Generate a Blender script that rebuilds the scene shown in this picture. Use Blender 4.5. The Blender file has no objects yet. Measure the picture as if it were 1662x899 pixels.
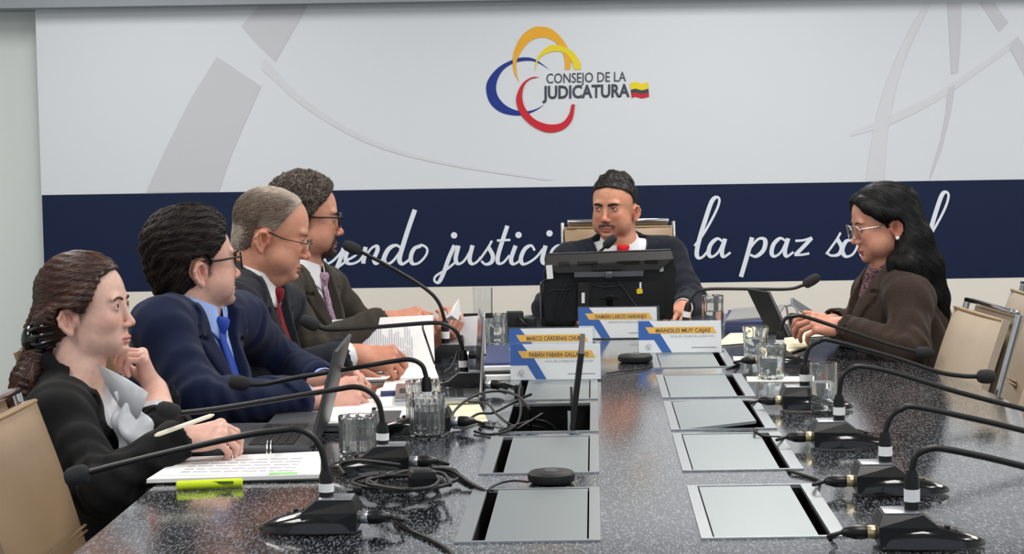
import bpy, bmesh, math, random
import numpy as np
from mathutils import Vector, Matrix
from mathutils.geometry import tessellate_polygon

SC = bpy.context.scene
COL = SC.collection
random.seed(7)
RNG = np.random.default_rng(11)

# ------------------------------------------------------------------ camera
FPX = 3000.0                       # focal length in pixels of the 1662 x 899 frame
CAM_Z = 1.35
PITCH = math.atan(207.5 / FPX)
ROLL = 0.016
_F = Vector((0, math.cos(PITCH), -math.sin(PITCH)))
_R0 = Vector((1, 0, 0)); _U0 = Vector((0, math.sin(PITCH), math.cos(PITCH)))
_R = _R0 * math.cos(ROLL) - _U0 * math.sin(ROLL)
_U = _U0 * math.cos(ROLL) + _R0 * math.sin(ROLL)
cam_data = bpy.data.cameras.new('camera')
cam = bpy.data.objects.new('camera', cam_data)
COL.objects.link(cam)
cam_data.sensor_fit = 'HORIZONTAL'
cam_data.sensor_width = 36.0
cam_data.lens = FPX * 36.0 / 1662.0
cam_data.clip_start = 0.05
m = Matrix.Identity(4)
for i in range(3):
    m[i][0] = _R[i]; m[i][1] = _U[i]; m[i][2] = -_F[i]
m[2][3] = CAM_Z
cam.matrix_world = m
SC.camera = cam

def W(px, py, Y):
    """The point at distance Y into the room seen at a pixel of the 1662 x 899 photograph."""
    d = _F + _R * ((px - 831.0) / FPX) - _U * ((py - 449.5) / FPX)
    return Vector((0, 0, CAM_Z)) + d * (Y / d.y)

def T(px, py, z=0.75):
    """The point at height z seen at a pixel."""
    d = _F + _R * ((px - 831.0) / FPX) - _U * ((py - 449.5) / FPX)
    return Vector((0, 0, CAM_Z)) + d * ((z - CAM_Z) / d.z)

# ------------------------------------------------------------------ light and exposure
world = bpy.data.worlds.new('world'); SC.world = world
world.use_nodes = True
world.node_tree.nodes['Background'].inputs[0].default_value = (0.80, 0.88, 1.0, 1)
world.node_tree.nodes['Background'].inputs[1].default_value = 0.55
SC.view_settings.view_transform = 'Standard'
SC.view_settings.look = 'None'
SC.view_settings.gamma = 1.0
SC.view_settings.use_curve_mapping = False
SC.view_settings.exposure = 0.28

def area(name, loc, sx, sy, power, color, rot=(0, 0, 0)):
    l = bpy.data.lights.new(name, 'AREA'); l.shape = 'RECTANGLE'
    l.size = sx; l.size_y = sy; l.energy = power; l.color = color
    o = bpy.data.objects.new(name, l); COL.objects.link(o)
    o.location = loc; o.rotation_euler = rot
    return o
for lx in (-1.6, 0.9, 3.2):
    for ly in (2.0, 4.4, 6.5):
        area('ceiling_light', (lx, ly, 2.72), 0.6, 1.2, 26, (1.0, 0.97, 0.93))

# ------------------------------------------------------------------ materials
def lin(r, g, b):
    f = lambda c: (c / 255 / 12.92) if c / 255 <= 0.04045 else ((c / 255 + 0.055) / 1.055) ** 2.4
    return (f(r), f(g), f(b), 1.0)

def mat(name, rgb, rough=0.5, metal=0.0, spec=0.5, coat=0.0, trans=0.0, ior=1.45,
        noise=None, bump=None, attr=None, sss=0.0, sheen=0.0, rgb2=None, aniso=None):
    """noise=(scale, amount, stretch) mixes rgb with rgb2; bump=(scale, strength, stretch)."""
    m = bpy.data.materials.new(name); m.use_nodes = True
    nt = m.node_tree; b = nt.nodes['Principled BSDF']
    c = lin(*rgb)
    b.inputs['Base Color'].default_value = c
    b.inputs['Roughness'].default_value = rough
    b.inputs['Metallic'].default_value = metal
    b.inputs['IOR'].default_value = ior
    b.inputs['Specular IOR Level'].default_value = spec
    b.inputs['Coat Weight'].default_value = coat
    b.inputs['Coat Roughness'].default_value = 0.05
    b.inputs['Transmission Weight'].default_value = trans
    if sheen:
        b.inputs['Sheen Weight'].default_value = sheen
        b.inputs['Sheen Roughness'].default_value = 0.5
    if sss:
        b.inputs['Subsurface Weight'].default_value = sss
        b.inputs['Subsurface Radius'].default_value = (0.012, 0.005, 0.003)
        b.inputs['Subsurface Scale'].default_value = 0.5
    tc = nt.nodes.new('ShaderNodeTexCoord')
    def tex(scale, stretch, detail=3.0):
        mp = nt.nodes.new('ShaderNodeMapping'); mp.inputs['Scale'].default_value = stretch
        nt.links.new(tc.outputs['Object'], mp.inputs['Vector'])
        n = nt.nodes.new('ShaderNodeTexNoise'); n.inputs['Scale'].default_value = scale
        n.inputs['Detail'].default_value = detail
        nt.links.new(mp.outputs['Vector'], n.inputs['Vector'])
        return n
    src = None
    if attr:
        a = nt.nodes.new('ShaderNodeAttribute'); a.attribute_name = attr
        src = a.outputs['Color']
    if noise:
        n = tex(noise[0], noise[2] if len(noise) > 2 else (1, 1, 1))
        r = nt.nodes.new('ShaderNodeValToRGB')
        r.color_ramp.elements[0].position = 0.38; r.color_ramp.elements[1].position = 0.62
        nt.links.new(n.outputs['Fac'], r.inputs['Fac'])
        mx = nt.nodes.new('ShaderNodeMix'); mx.data_type = 'RGBA'
        mul = nt.nodes.new('ShaderNodeMath'); mul.operation = 'MULTIPLY'; mul.inputs[1].default_value = noise[1]
        nt.links.new(r.outputs['Color'], mul.inputs[0]); nt.links.new(mul.outputs[0], mx.inputs['Factor'])
        mx.inputs[6].default_value = c
        mx.inputs[7].default_value = lin(*(rgb2 or tuple(v * 0.6 for v in rgb)))
        if src is not None:
            nt.links.new(src, mx.inputs[6])
        src = mx.outputs[2]
    if src is not None:
        nt.links.new(src, b.inputs['Base Color'])
    if bump:
        n = tex(bump[0], bump[2] if len(bump) > 2 else (1, 1, 1))
        bp = nt.nodes.new('ShaderNodeBump'); bp.inputs['Strength'].default_value = bump[1]
        bp.inputs['Distance'].default_value = bump[3] if len(bump) > 3 else 0.002
        nt.links.new(n.outputs['Fac'], bp.inputs['Height']); nt.links.new(bp.outputs['Normal'], b.inputs['Normal'])
    return m

def thin_clear(name, ior, tint):
    """A thin clear sheet: straight-through transmission with a Fresnel reflection."""
    m = bpy.data.materials.new(name); m.use_nodes = True; nt = m.node_tree
    out = nt.nodes['Material Output']; nt.nodes.remove(nt.nodes['Principled BSDF'])
    t = nt.nodes.new('ShaderNodeBsdfTransparent'); t.inputs[0].default_value = (*tint, 1)
    g = nt.nodes.new('ShaderNodeBsdfGlossy'); g.inputs['Roughness'].default_value = 0.03
    lw = nt.nodes.new('ShaderNodeLayerWeight'); f0 = ((ior - 1) / (ior + 1)) ** 2
    pw = nt.nodes.new('ShaderNodeMath'); pw.operation = 'POWER'; pw.inputs[1].default_value = 5.0
    nt.links.new(lw.outputs['Facing'], pw.inputs[0])
    f = nt.nodes.new('ShaderNodeMath'); f.operation = 'MULTIPLY_ADD'; f.inputs[1].default_value = 1 - f0; f.inputs[2].default_value = f0
    nt.links.new(pw.outputs[0], f.inputs[0])
    mx = nt.nodes.new('ShaderNodeMixShader')
    nt.links.new(f.outputs[0], mx.inputs[0]); nt.links.new(t.outputs[0], mx.inputs[1]); nt.links.new(g.outputs[0], mx.inputs[2])
    nt.links.new(mx.outputs[0], out.inputs['Surface']); return m

M = {}
M['wall'] = mat('wall_paint', (226, 232, 230), 0.7, bump=(300, 0.08))
M['ceiling'] = mat('ceiling_paint', (232, 232, 228), 0.8, bump=(200, 0.05))
M['floor'] = mat('floor_carpet', (92, 90, 88), 0.95, noise=(90, 0.5), bump=(400, 0.4))
M['strip'] = mat('white_print_warm_light', (238, 232, 223), 0.45, spec=0.3, bump=(60, 0.02))  # backdrop white with the warm light below the band put into its colour
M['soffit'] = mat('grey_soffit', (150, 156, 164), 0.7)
M['print'] = mat('backdrop_print', (223, 228, 234), 0.45, spec=0.3, bump=(60, 0.02))
M['band'] = mat('navy_print', (19, 33, 66), 0.45, spec=0.3, bump=(60, 0.02))
M['motif'] = mat('grey_motif_print', (206, 208, 214), 0.45, spec=0.3)
M['motif2'] = mat('pale_motif_print', (217, 220, 225), 0.45, spec=0.3)
M['letter'] = mat('white_lettering', (232, 240, 250), 0.45, spec=0.3)
M['logo_blue'] = mat('logo_blue', (10, 48, 140), 0.5)
M['logo_orange'] = mat('logo_orange', (240, 176, 40), 0.5)
M['logo_yellow'] = mat('logo_yellow', (238, 216, 30), 0.5)
M['logo_red'] = mat('logo_red', (205, 30, 45), 0.5)
M['logo_grey'] = mat('logo_grey_text', (62, 68, 80), 0.5)
M['black'] = mat('black_plastic', (17, 17, 19), 0.35, bump=(900, 0.06))
M['blackmatte'] = mat('matte_black_plastic', (20, 20, 22), 0.6, bump=(700, 0.1))
M['rubber'] = mat('black_cable_rubber', (16, 16, 17), 0.45)
M['gloss'] = mat('glossy_black_plastic', (12, 12, 14), 0.16, coat=0.6)
M['foam'] = mat('dark_foam_windscreen', (44, 45, 47), 0.95, bump=(500, 0.8))
M['void'] = mat('black_slot', (5, 5, 6), 0.9)
M['alu'] = mat('brushed_aluminium', (172, 177, 180), 0.38, metal=0.75, bump=(200, 0.05, (1, 12, 1)))
M['alulid'] = mat('satin_aluminium_lid', (156, 164, 166), 0.42, metal=0.7, bump=(220, 0.04, (1, 12, 1)))
M['chrome'] = mat('chrome', (215, 216, 218), 0.12, metal=1.0)
M['silver'] = mat('satin_silver', (190, 192, 196), 0.3, metal=0.9)
M['brass'] = mat('champagne_metal', (205, 190, 150), 0.3, metal=0.8)
M['leather'] = mat('tan_leather', (156, 131, 103), 0.42, noise=(7, 0.25), rgb2=(140, 116, 90), bump=(260, 0.15))
M['leatherlight'] = mat('beige_leather', (186, 170, 150), 0.42, noise=(7, 0.25), rgb2=(168, 150, 130), bump=(260, 0.15))
M['piping'] = mat('leather_piping', (156, 128, 94), 0.45)
M['paper'] = mat('white_paper', (240, 240, 240), 0.7)
M['papershade'] = mat('ivory_paper', (238, 234, 214), 0.7)
M['ink'] = mat('grey_print_lines', (176, 174, 184), 0.8)
M['inkgreen'] = mat('green_highlight_print', (150, 225, 130), 0.8)
M['sticky'] = mat('cream_note_paper', (238, 231, 198), 0.7)
M['lime'] = mat('lime_plastic', (214, 240, 40), 0.35)
M['limedark'] = mat('dark_print', (90, 110, 30), 0.5)
M['plateblue'] = mat('plate_blue_print', (24, 92, 176), 0.4)
M['plateyellow'] = mat('plate_yellow_print', (246, 190, 70), 0.4)
M['platetext'] = mat('plate_text_print', (110, 74, 24), 0.5)
M['plategrey'] = mat('plate_grey_print', (140, 140, 140), 0.5)
M['acryl'] = thin_clear('clear_acrylic', 1.45, (0.97, 0.98, 0.985))
M['glass'] = mat('clear_glass', (250, 252, 252), 0.01, trans=0.97, ior=1.5)
M['water'] = mat('water', (248, 252, 252), 0.0, trans=1.0, ior=1.33)
M['lens'] = thin_clear('spectacle_lens', 1.3, (0.97, 0.97, 0.97))
M['key'] = mat('keyboard_key', (34, 35, 38), 0.5)
M['deck'] = mat('laptop_grey', (92, 94, 98), 0.4, metal=0.5)
M['lidgrey'] = mat('laptop_lid_grey', (70, 72, 75), 0.4, metal=0.4)
M['screen'] = mat('dark_screen', (14, 15, 18), 0.1)
M['bluefolder'] = mat('navy_folder', (52, 62, 104), 0.5, bump=(200, 0.1))
M['label'] = mat('white_label', (236, 238, 240), 0.5)
M['yellowtag'] = mat('yellow_tag', (228, 200, 40), 0.5)
M['coaster'] = mat('white_coaster', (236, 236, 228), 0.6)

def table_material():
    m = bpy.data.materials.new('black_open_pore_oak'); m.use_nodes = True
    nt = m.node_tree; b = nt.nodes['Principled BSDF']
    tc = nt.nodes.new('ShaderNodeTexCoord')
    mp = nt.nodes.new('ShaderNodeMapping'); mp.inputs['Scale'].default_value = (1.0, 0.22, 1.0)
    mp.inputs['Rotation'].default_value = (0, 0, 0.28)
    nt.links.new(tc.outputs['Object'], mp.inputs['Vector'])
    n = nt.nodes.new('ShaderNodeTexNoise'); n.inputs['Scale'].default_value = 295; n.inputs['Detail'].default_value = 3
    n.inputs['Roughness'].default_value = 0.65
    nt.links.new(mp.outputs['Vector'], n.inputs['Vector'])
    r = nt.nodes.new('ShaderNodeValToRGB')
    r.color_ramp.elements[0].position = 0.52; r.color_ramp.elements[0].color = (0.003, 0.0035, 0.005, 1)
    r.color_ramp.elements[1].position = 0.59; r.color_ramp.elements[1].color = (0.23, 0.25, 0.285, 1)
    nt.links.new(n.outputs['Fac'], r.inputs['Fac'])
    nt.links.new(r.outputs['Color'], b.inputs['Base Color'])
    b.inputs['Roughness'].default_value = 0.22
    b.inputs['Coat Weight'].default_value = 1.0; b.inputs['Coat Roughness'].default_value = 0.05; b.inputs['Coat IOR'].default_value = 1.55
    b.inputs['Specular IOR Level'].default_value = 0.25
    bp = nt.nodes.new('ShaderNodeBump'); bp.inputs['Strength'].default_value = 0.35; bp.inputs['Distance'].default_value = 0.0008
    nt.links.new(n.outputs['Fac'], bp.inputs['Height']); nt.links.new(bp.outputs['Normal'], b.inputs['Normal'])
    b2 = nt.nodes.new('ShaderNodeBump'); b2.inputs['Strength'].default_value = 0.24; b2.inputs['Distance'].default_value = 0.0008
    nt.links.new(n.outputs['Fac'], b2.inputs['Height']); nt.links.new(b2.outputs['Normal'], b.inputs['Coat Normal'])
    return m
M['table'] = table_material()

# ------------------------------------------------------------------ object helpers
def tag(o, label=None, cat=None, group=None, kind=None):
    if label: o['label'] = label
    if cat: o['category'] = cat
    if group: o['group'] = group
    if kind: o['kind'] = kind
    return o

def empty(name, loc, label=None, cat=None, group=None, kind=None):
    o = bpy.data.objects.new(name, None); COL.objects.link(o)
    o.location = loc; o.empty_display_size = 0.05
    o['_loc'] = list(loc)
    return tag(o, label, cat, group, kind)

def world_of(o):
    mtx = o.matrix_basis.copy(); p = o
    while p.parent is not None:
        mtx = p.matrix_parent_inverse @ mtx if False else mtx
        p = p.parent
    return mtx

def link(name, me, mats, parent=None):
    o = bpy.data.objects.new(name, me)
    if not isinstance(mats, (list, tuple)): mats = [mats]
    if len(me.materials) == 0:
        for mm in mats: me.materials.append(mm)
    COL.objects.link(o)
    if parent is not None:
        o.parent = parent
        # verts are in world coordinates: undo the chain of parent translations
        off = Vector((0, 0, 0)); p = parent
        while p is not None:
            off += p.location if p.type == 'EMPTY' else Vector((0, 0, 0)); p = p.parent
        o.matrix_parent_inverse = Matrix.Translation(-off) if parent.type == 'EMPTY' else Matrix.Identity(4)
    return o

def pydata(name, verts, faces, mats, parent=None, smooth=None, fmat=None):
    me = bpy.data.meshes.new(name)
    me.from_pydata([tuple(v) for v in verts], [], [tuple(f) for f in faces])
    if smooth is not None:
        me.polygons.foreach_set('use_smooth', np.ones(len(me.polygons), dtype=bool))
        if smooth < 179: me.set_sharp_from_angle(angle=math.radians(smooth))
    if fmat is not None: me.polygons.foreach_set('material_index', np.array(fmat, dtype=np.int32))
    me.update()
    return link(name, me, mats, parent)

def frame(z, up=(0, 0, 1)):
    z = Vector(z).normalized(); up = Vector(up)
    if abs(z.dot(up)) > 0.98: up = Vector((1, 0, 0))
    x = up.cross(z).normalized(); y = z.cross(x)
    return x, y, z

def catmull(pts, n=8, closed=False):
    P = [np.array(p, dtype=float) for p in pts]
    out = []
    k = len(P)
    rng = range(k) if closed else range(k - 1)
    for i in rng:
        p0 = P[(i - 1) % k] if closed or i > 0 else 2 * P[0] - P[1]
        p1 = P[i]; p2 = P[(i + 1) % k]
        p3 = P[(i + 2) % k] if closed or i + 2 < k else 2 * P[-1] - P[-2]
        for j in range(n):
            t = j / n
            out.append(0.5 * ((2 * p1) + (-p0 + p2) * t + (2 * p0 - 5 * p1 + 4 * p2 - p3) * t * t + (-p0 + 3 * p1 - 3 * p2 + p3) * t ** 3))
    if not closed: out.append(P[-1])
    return out

class MB:
    def __init__(s): s.v = []; s.f = []; s.m = []; s.cur = 0
    def add(s, vs, fs):
        b = len(s.v); s.v.extend(Vector(v) for v in vs)
        for f in fs: s.f.append([b + i for i in f]); s.m.append(s.cur)
        return s
    def mat(s, i): s.cur = i; return s
    def box(s, c, size, R=None, bev=0.0):
        c = Vector(c); hx, hy, hz = [d / 2 for d in size]
        R = R or Matrix.Identity(3)
        if bev <= 0:
            vs = [c + R @ Vector((sx * hx, sy * hy, sz * hz)) for sx in (-1, 1) for sy in (-1, 1) for sz in (-1, 1)]
            return s.add(vs, [(0, 1, 3, 2), (4, 6, 7, 5), (0, 4, 5, 1), (2, 3, 7, 6), (0, 2, 6, 4), (1, 5, 7, 3)])
        b = min(bev, hx * .95, hy * .95, hz * .95)
        bm = bmesh.new(); bmesh.ops.create_cube(bm, size=1.0)
        for v in bm.verts: v.co = Vector((v.co.x * 2 * hx, v.co.y * 2 * hy, v.co.z * 2 * hz))
        bmesh.ops.bevel(bm, geom=list(bm.edges), offset=b, segments=2, profile=0.5, affect='EDGES')
        bm.verts.index_update()
        s.add([c + R @ v.co for v in bm.verts], [[v.index for v in f.verts] for f in bm.faces]); bm.free()
        return s
    def tube(s, pts, r, seg=8, caps=True, flat=None):
        pts = [Vector(p) for p in pts]; n = len(pts)
        rs = r if isinstance(r, (list, tuple)) else [r] * n
        vs = []; fs = []
        px = None
        for i, p in enumerate(pts):
            d = (pts[min(i + 1, n - 1)] - pts[max(i - 1, 0)])
            if d.length < 1e-9: d = Vector((0, 0, 1))
            d.normalize()
            if px is None: x, y, _ = frame(d)
            else:
                x = px - d * px.dot(d)
                if x.length < 1e-6: x, y, _ = frame(d)
                x.normalize(); y = d.cross(x)
            px = x
            for k in range(seg):
                a = 2 * math.pi * k / seg
                vs.append(p + (x * math.cos(a) + y * math.sin(a)) * rs[i])
        for i in range(n - 1):
            for k in range(seg):
                a = i * seg + k; b = i * seg + (k + 1) % seg
                fs.append((a, b, b + seg, a + seg))
        if caps: fs.append(tuple(range(seg - 1, -1, -1))); fs.append(tuple(range((n - 1) * seg, n * seg)))
        return s.add(vs, fs)
    def lathe(s, prof, c, axis=(0, 0, 1), seg=20, up=(0, 0, 1), wob=None, close=False):
        """prof: list of (radius, height along axis)."""
        c = Vector(c); x, y, z = frame(axis, (1, 0, 0) if abs(Vector(axis).normalized().z) > .9 else up)
        vs = []; fs = []; n = len(prof)
        for i, (r, h) in enumerate(prof):
            for k in range(seg):
                a = 2 * math.pi * k / seg
                rr = r * (wob(k, i) if wob else 1)
                vs.append(c + z * h + (x * math.cos(a) + y * math.sin(a)) * rr)
        for i in range(n - 1):
            for k in range(seg):
                a = i * seg + k; b = i * seg + (k + 1) % seg
                fs.append((a, b, b + seg, a + seg))
        if close:
            for k in range(seg):
                a = (n - 1) * seg + k; b = (n - 1) * seg + (k + 1) % seg
                fs.append((a, b, (k + 1) % seg, k))
        else:
            fs.append(tuple(range(seg - 1, -1, -1))); fs.append(tuple(range((n - 1) * seg, n * seg)))
        return s.add(vs, fs)
    def ball(s, c, r, seg=12, rings=8, R=None):
        c = Vector(c); rr = r if isinstance(r, (tuple, list)) else (r, r, r); R = R or Matrix.Identity(3)
        vs = [c + R @ Vector((0, 0, -rr[2]))]; fs = []
        for i in range(1, rings):
            ph = -math.pi / 2 + math.pi * i / rings
            for k in range(seg):
                a = 2 * math.pi * k / seg
                vs.append(c + R @ Vector((rr[0] * math.cos(ph) * math.cos(a), rr[1] * math.cos(ph) * math.sin(a), rr[2] * math.sin(ph))))
        vs.append(c + R @ Vector((0, 0, rr[2])))
        for k in range(seg): fs.append((0, 1 + (k + 1) % seg, 1 + k))
        for i in range(rings - 2):
            for k in range(seg):
                a = 1 + i * seg + k; b = 1 + i * seg + (k + 1) % seg
                fs.append((a, b, b + seg, a + seg))
        t = len(vs) - 1; o = 1 + (rings - 2) * seg
        for k in range(seg): fs.append((o + k, o + (k + 1) % seg, t))
        return s.add(vs, fs)
    def slab(s, poly, d):
        """Extrude a planar world-space polygon by the vector d (concave outlines allowed)."""
        poly = [Vector(p) for p in poly]; d = Vector(d); n = len(poly)
        nrm = Vector((0, 0, 0))
        for i in range(n): nrm += poly[i].cross(poly[(i + 1) % n])
        if nrm.dot(d) < 0: poly.reverse()
        tris = tessellate_polygon([poly])
        fs = []
        for t in tris:
            a, b, c2 = t
            if (poly[b] - poly[a]).cross(poly[c2] - poly[a]).dot(d) < 0: t = (a, c2, b)
            fs.append(tuple(i + n for i in t)); fs.append(tuple(reversed(t)))
        for i in range(n):
            j = (i + 1) % n; fs.append((i, j, j + n, i + n))
        return s.add(poly + [p + d for p in poly], fs)
    def build(s, name, mats, parent=None, smooth=35):
        return pydata(name, s.v, s.f, mats, parent, smooth, s.m if any(s.m) else None)

def rotz(a): return Matrix.Rotation(a, 3, 'Z')

def copy_tree(o, parent=None):
    c = o.copy(); COL.objects.link(c)
    if parent is not None: c.parent = parent
    for ch in list(o.children): copy_tree(ch, c)
    return c

def text_mesh(name, body, corners, mt, parent, bold=0.0, thick=0.0006):
    """Lettering filling the quad corners = (bottom left, bottom right, top left) in world space."""
    cu = bpy.data.curves.new(name, 'FONT'); cu.body = body; cu.size = 1.0; cu.offset = bold; cu.resolution_u = 3
    tmp = bpy.data.objects.new('text_tmp', cu); COL.objects.link(tmp)
    dg = bpy.context.evaluated_depsgraph_get(); dg.update()
    me = bpy.data.meshes.new_from_object(tmp.evaluated_get(dg))
    bpy.data.objects.remove(tmp)
    n = len(me.vertices); co = np.empty(n * 3, dtype=np.float32); me.vertices.foreach_get('co', co); co = co.reshape(n, 3)
    lo = co.min(0); hi = co.max(0)
    bl, br, tl = [np.array(c) for c in corners]
    u = (co[:, 0:1] - lo[0]) / (hi[0] - lo[0]); v = (co[:, 1:2] - 0.0) / (0.73)
    nrm = np.cross(br - bl, tl - bl); nrm = nrm / np.linalg.norm(nrm)
    out = bl + u * (br - bl) + v * (tl - bl) + nrm * thick
    me.vertices.foreach_set('co', out.astype(np.float32).ravel()); me.update()
    me.materials.clear()
    return link(name, me, mt, parent)
# ------------------------------------------------------------------ the room
YW = 8.15            # face of the printed backdrop
YB = 8.27            # wall behind it
def plane_box(name, lo, hi, mt):
    b = MB().box([(lo[i] + hi[i]) / 2 for i in range(3)], [hi[i] - lo[i] for i in range(3)])
    return tag(b.build(name, mt, None, None), kind='structure')
plane_box('floor', (-3.4, -1.5, -0.1), (5.0, YB + 0.2, 0.0), M['floor'])
plane_box('ceiling', (-3.4, -1.5, 2.8), (5.0, YB + 0.2, 2.9), M['ceiling'])
plane_box('wall_back', (-3.4, YB, 0.0), (5.0, YB + 0.2, 2.8), M['wall'])
plane_box('wall_left', (-3.6, -1.5, 0.0), (-3.4, YB + 0.2, 2.8), M['wall'])
plane_box('wall_right', (5.0, -1.5, 0.0), (5.2, YB + 0.2, 2.8), M['wall'])
# dropped soffit over the backdrop, its lower edge just inside the top of the picture
zs = W(831, 3, YW).z
plane_box('trim_1', (-3.4, YW - 0.10, zs), (5.0, YB, 2.8), M['soffit'])

# ------------------------------------------------------------------ printed backdrop
def PW(px, py, off=0.0): return W(px, py, YW - off)
pxl = W(65, 250, YW).x
bd = empty('printed_backdrop', (1.0, YW, 0.0), 'large white printed backdrop panel with navy slogan band covering the end wall', 'backdrop')
zt = zs
MB().box(((pxl + 4.6) / 2, YW + 0.02, zt / 2 + 0.05), (4.6 - pxl, 0.04, zt - 0.1)).build('panel', M['print'], bd, None)
# battens carrying the panel off the wall
b = MB()
for x in (pxl + 0.35, 1.0, 3.0): b.box((x, (YW + 0.04 + YB - 0.002) / 2, 1.0), (0.06, YB - YW - 0.042, 1.8))
b.build('batten', M['wall'], bd, None)

zb1 = (W(72, 316, YW).z + W(1662, 291.5, YW).z) / 2
zb0 = (W(75, 472, YW).z + W(1662, 454, YW).z) / 2
MB().box(((pxl + 4.6) / 2, YW - 0.0005, (zb0 + zb1) / 2), (4.6 - pxl - 0.004, 0.002, zb1 - zb0)).build('navy_band', M['band'], bd, None)

MB().box(((pxl + 4.6) / 2, YW - 0.0003, (zb0 + 0.1) / 2), (4.6 - pxl - 0.002, 0.0016, zb0 - 0.1)).build('lower_strip', M['strip'], bd, None)

def flat(name, pts, mt, off=0.002, n=0, parent=None):
    if n: pts = catmull(pts, n)
    P = [PW(p[0], p[1], off) for p in pts]
    return MB().slab(P, (0, 0.0003, 0)).build(name, mt, parent or bd, None)

flat('grey_motif', [(237, 312), (270, 240), (310, 160), (352, 92), (424, 140), (395, 205), (372, 260), (355, 312)], M['motif'])
flat('grey_motif', [(392, 42), (425, 6), (502, 6), (498, 12), (447, 100), (414, 68)], M['motif'])
flat('grey_motif', catmull([(1503, 4), (1470, 60), (1440, 130), (1420, 200), (1405, 294)], 5) + catmull([(1435, 293), (1440, 220), (1455, 140), (1475, 80), (1511, 4)], 5), M['motif2'])
flat('grey_motif', [(1538, 4), (1541, 60), (1544, 121), (1554.6, 117), (1559, 60), (1560, 4)], M['motif'])
flat('grey_motif', [(1538.6, 142), (1550, 137), (1544, 178), (1528, 242), (1510, 290), (1508, 289), (1526, 230), (1535, 185)], M['motif'])
flat('grey_motif', [(1590, 4), (1614, 4), (1636, 36), (1622, 52)], M['motif'])
flat('grey_motif', [(1636, 73), (1652, 59), (1690, 112), (1690, 165), (1662, 121)], M['motif'])
flat('grey_motif', catmull([(430, 95), (500, 165), (600, 225), (720, 262), (900, 292)], 6) + catmull([(880, 292), (720, 267), (600, 234), (500, 178), (424, 112)], 6), M['motif2'])
flat('grey_motif', catmull([(1380, 215), (1450, 185), (1530, 145), (1640, 70)], 5) + catmull([(1640, 80), (1530, 158), (1450, 200), (1380, 222)], 5), M['motif2'], 0.0017)

# emblem: four interlaced crescents, the council's name and a small tricolour flag
def LG(p): return (760 + p[0] / 4.085, 20 + p[1] / 4.085)
def crescent(outer, inner, mt, off):
    a = catmull([LG(p) for p in outer], 5); b_ = catmull([LG(p) for p in inner], 5)
    return flat('emblem_crescent', a[:-1] + b_[:-1] if math.dist(a[-1], b_[0]) < .1 else a + b_, mt, off)
crescent([(540, 380), (450, 315), (380, 298), (300, 312), (200, 365), (130, 450), (120, 530), (150, 610), (220, 665), (320, 685), (400, 672), (460, 645), (505, 612)],
         [(505, 612), (450, 640), (390, 655), (320, 650), (240, 610), (190, 540), (190, 460), (230, 385), (300, 338), (380, 322), (450, 330), (540, 380)], M['logo_blue'], 0.002)
crescent([(340, 470), (305, 400), (295, 320), (310, 240), (360, 150), (430, 100), (480, 95), (540, 105), (600, 150), (650, 220), (680, 300), (675, 380)],
         [(640, 380), (640, 320), (620, 250), (580, 200), (520, 170), (460, 170), (400, 200), (345, 270), (318, 340), (325, 420), (340, 470)], M['logo_orange'], 0.003)
crescent([(440, 400), (450, 320), (480, 270), (530, 225), (580, 215), (650, 235), (700, 270), (740, 330), (748, 378)],
         [(700, 378), (690, 330), (650, 275), (590, 258), (540, 265), (490, 290), (460, 325), (440, 400)], M['logo_yellow'], 0.004)
crescent([(475, 428), (420, 430), (360, 470), (325, 540), (320, 600), (350, 680), (420, 750), (500, 790), (570, 795), (640, 770), (690, 710), (708, 610)],
         [(685, 610), (670, 670), (630, 725), (570, 743), (500, 735), (430, 700), (375, 630), (358, 560), (370, 490), (410, 445), (475, 428)], M['logo_red'], 0.005)
def logo_text(s, bl, br, tl, bold):
    text_mesh('emblem_lettering', s, [PW(*LG(p), 0.002) for p in (bl, br, tl)], M['logo_grey'], bd, bold)
logo_text('CONSEJO DE LA', (518, 471), (1046, 457), (518, 403), 0.006)
logo_text('JUDICATURA', (492, 573), (1070, 558), (492, 486), 0.03)
def flagband(y0, y1, mt):
    top = [LG(p) for p in catmull([(1072 + y0 * .12, 470 + y0), (1110, 462 + y0), (1150, 472 + y0), (1190 + y0 * .1, 462 + y0)], 4)]
    bot = [LG(p) for p in catmull([(1190 + y1 * .1, 462 + y1), (1150, 472 + y1), (1110, 462 + y1), (1072 + y1 * .12, 470 + y1)], 4)]
    flat('flag_stripe', top + bot, mt, 0.003)
flagband(0, 44, M['logo_yellow']); flagband(44, 70, M['logo_grey']); flagband(70, 98, M['logo_red'])

# slogan in white script, one raised letter at a time
def stroke_poly(mb, pts, to, thick=3.6, thin=1.9, off=0.003):
    P = catmull(pts, 7); Q = [np.array(to(p)) for p in P]; n = len(Q)
    L = []; Rr = []
    ws = []
    for i in range(n):
        d = Q[min(i + 1, n - 1)] - Q[max(i - 1, 0)]; l = np.hypot(*d) + 1e-9; d = d / l
        ws.append((thin + (thick - thin) * max(0.0, d[1]) ** 0.7, d))
    for i in range(n):
        lo = max(0, i - 2); w = sum(ws[j][0] for j in range(lo, min(n, i + 3))) / (min(n, i + 3) - lo)
        d = ws[i][1]; nx, ny = -d[1], d[0]
        L.append((Q[i][0] + nx * w, Q[i][1] + ny * w)); Rr.append((Q[i][0] - nx * w, Q[i][1] - ny * w))
    b0 = len(mb.v)
    V = [PW(p[0], p[1], off + 0.0012 * i / n) for i, p in enumerate(L)] + [PW(p[0], p[1], off + 0.0012 * i / n) for i, p in enumerate(Rr)]
    mb.add(V, [(i, i + 1, n + i + 1, n + i) for i in range(n - 1)])
def dot_poly(mb, c, r, to, off=0.003):
    q = to(c); V = [PW(q[0] + r * math.cos(a * math.pi / 7), q[1] + r * math.sin(a * math.pi / 7), off) for a in range(14)]
    mb.add(V, [tuple(range(14))])
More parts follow.
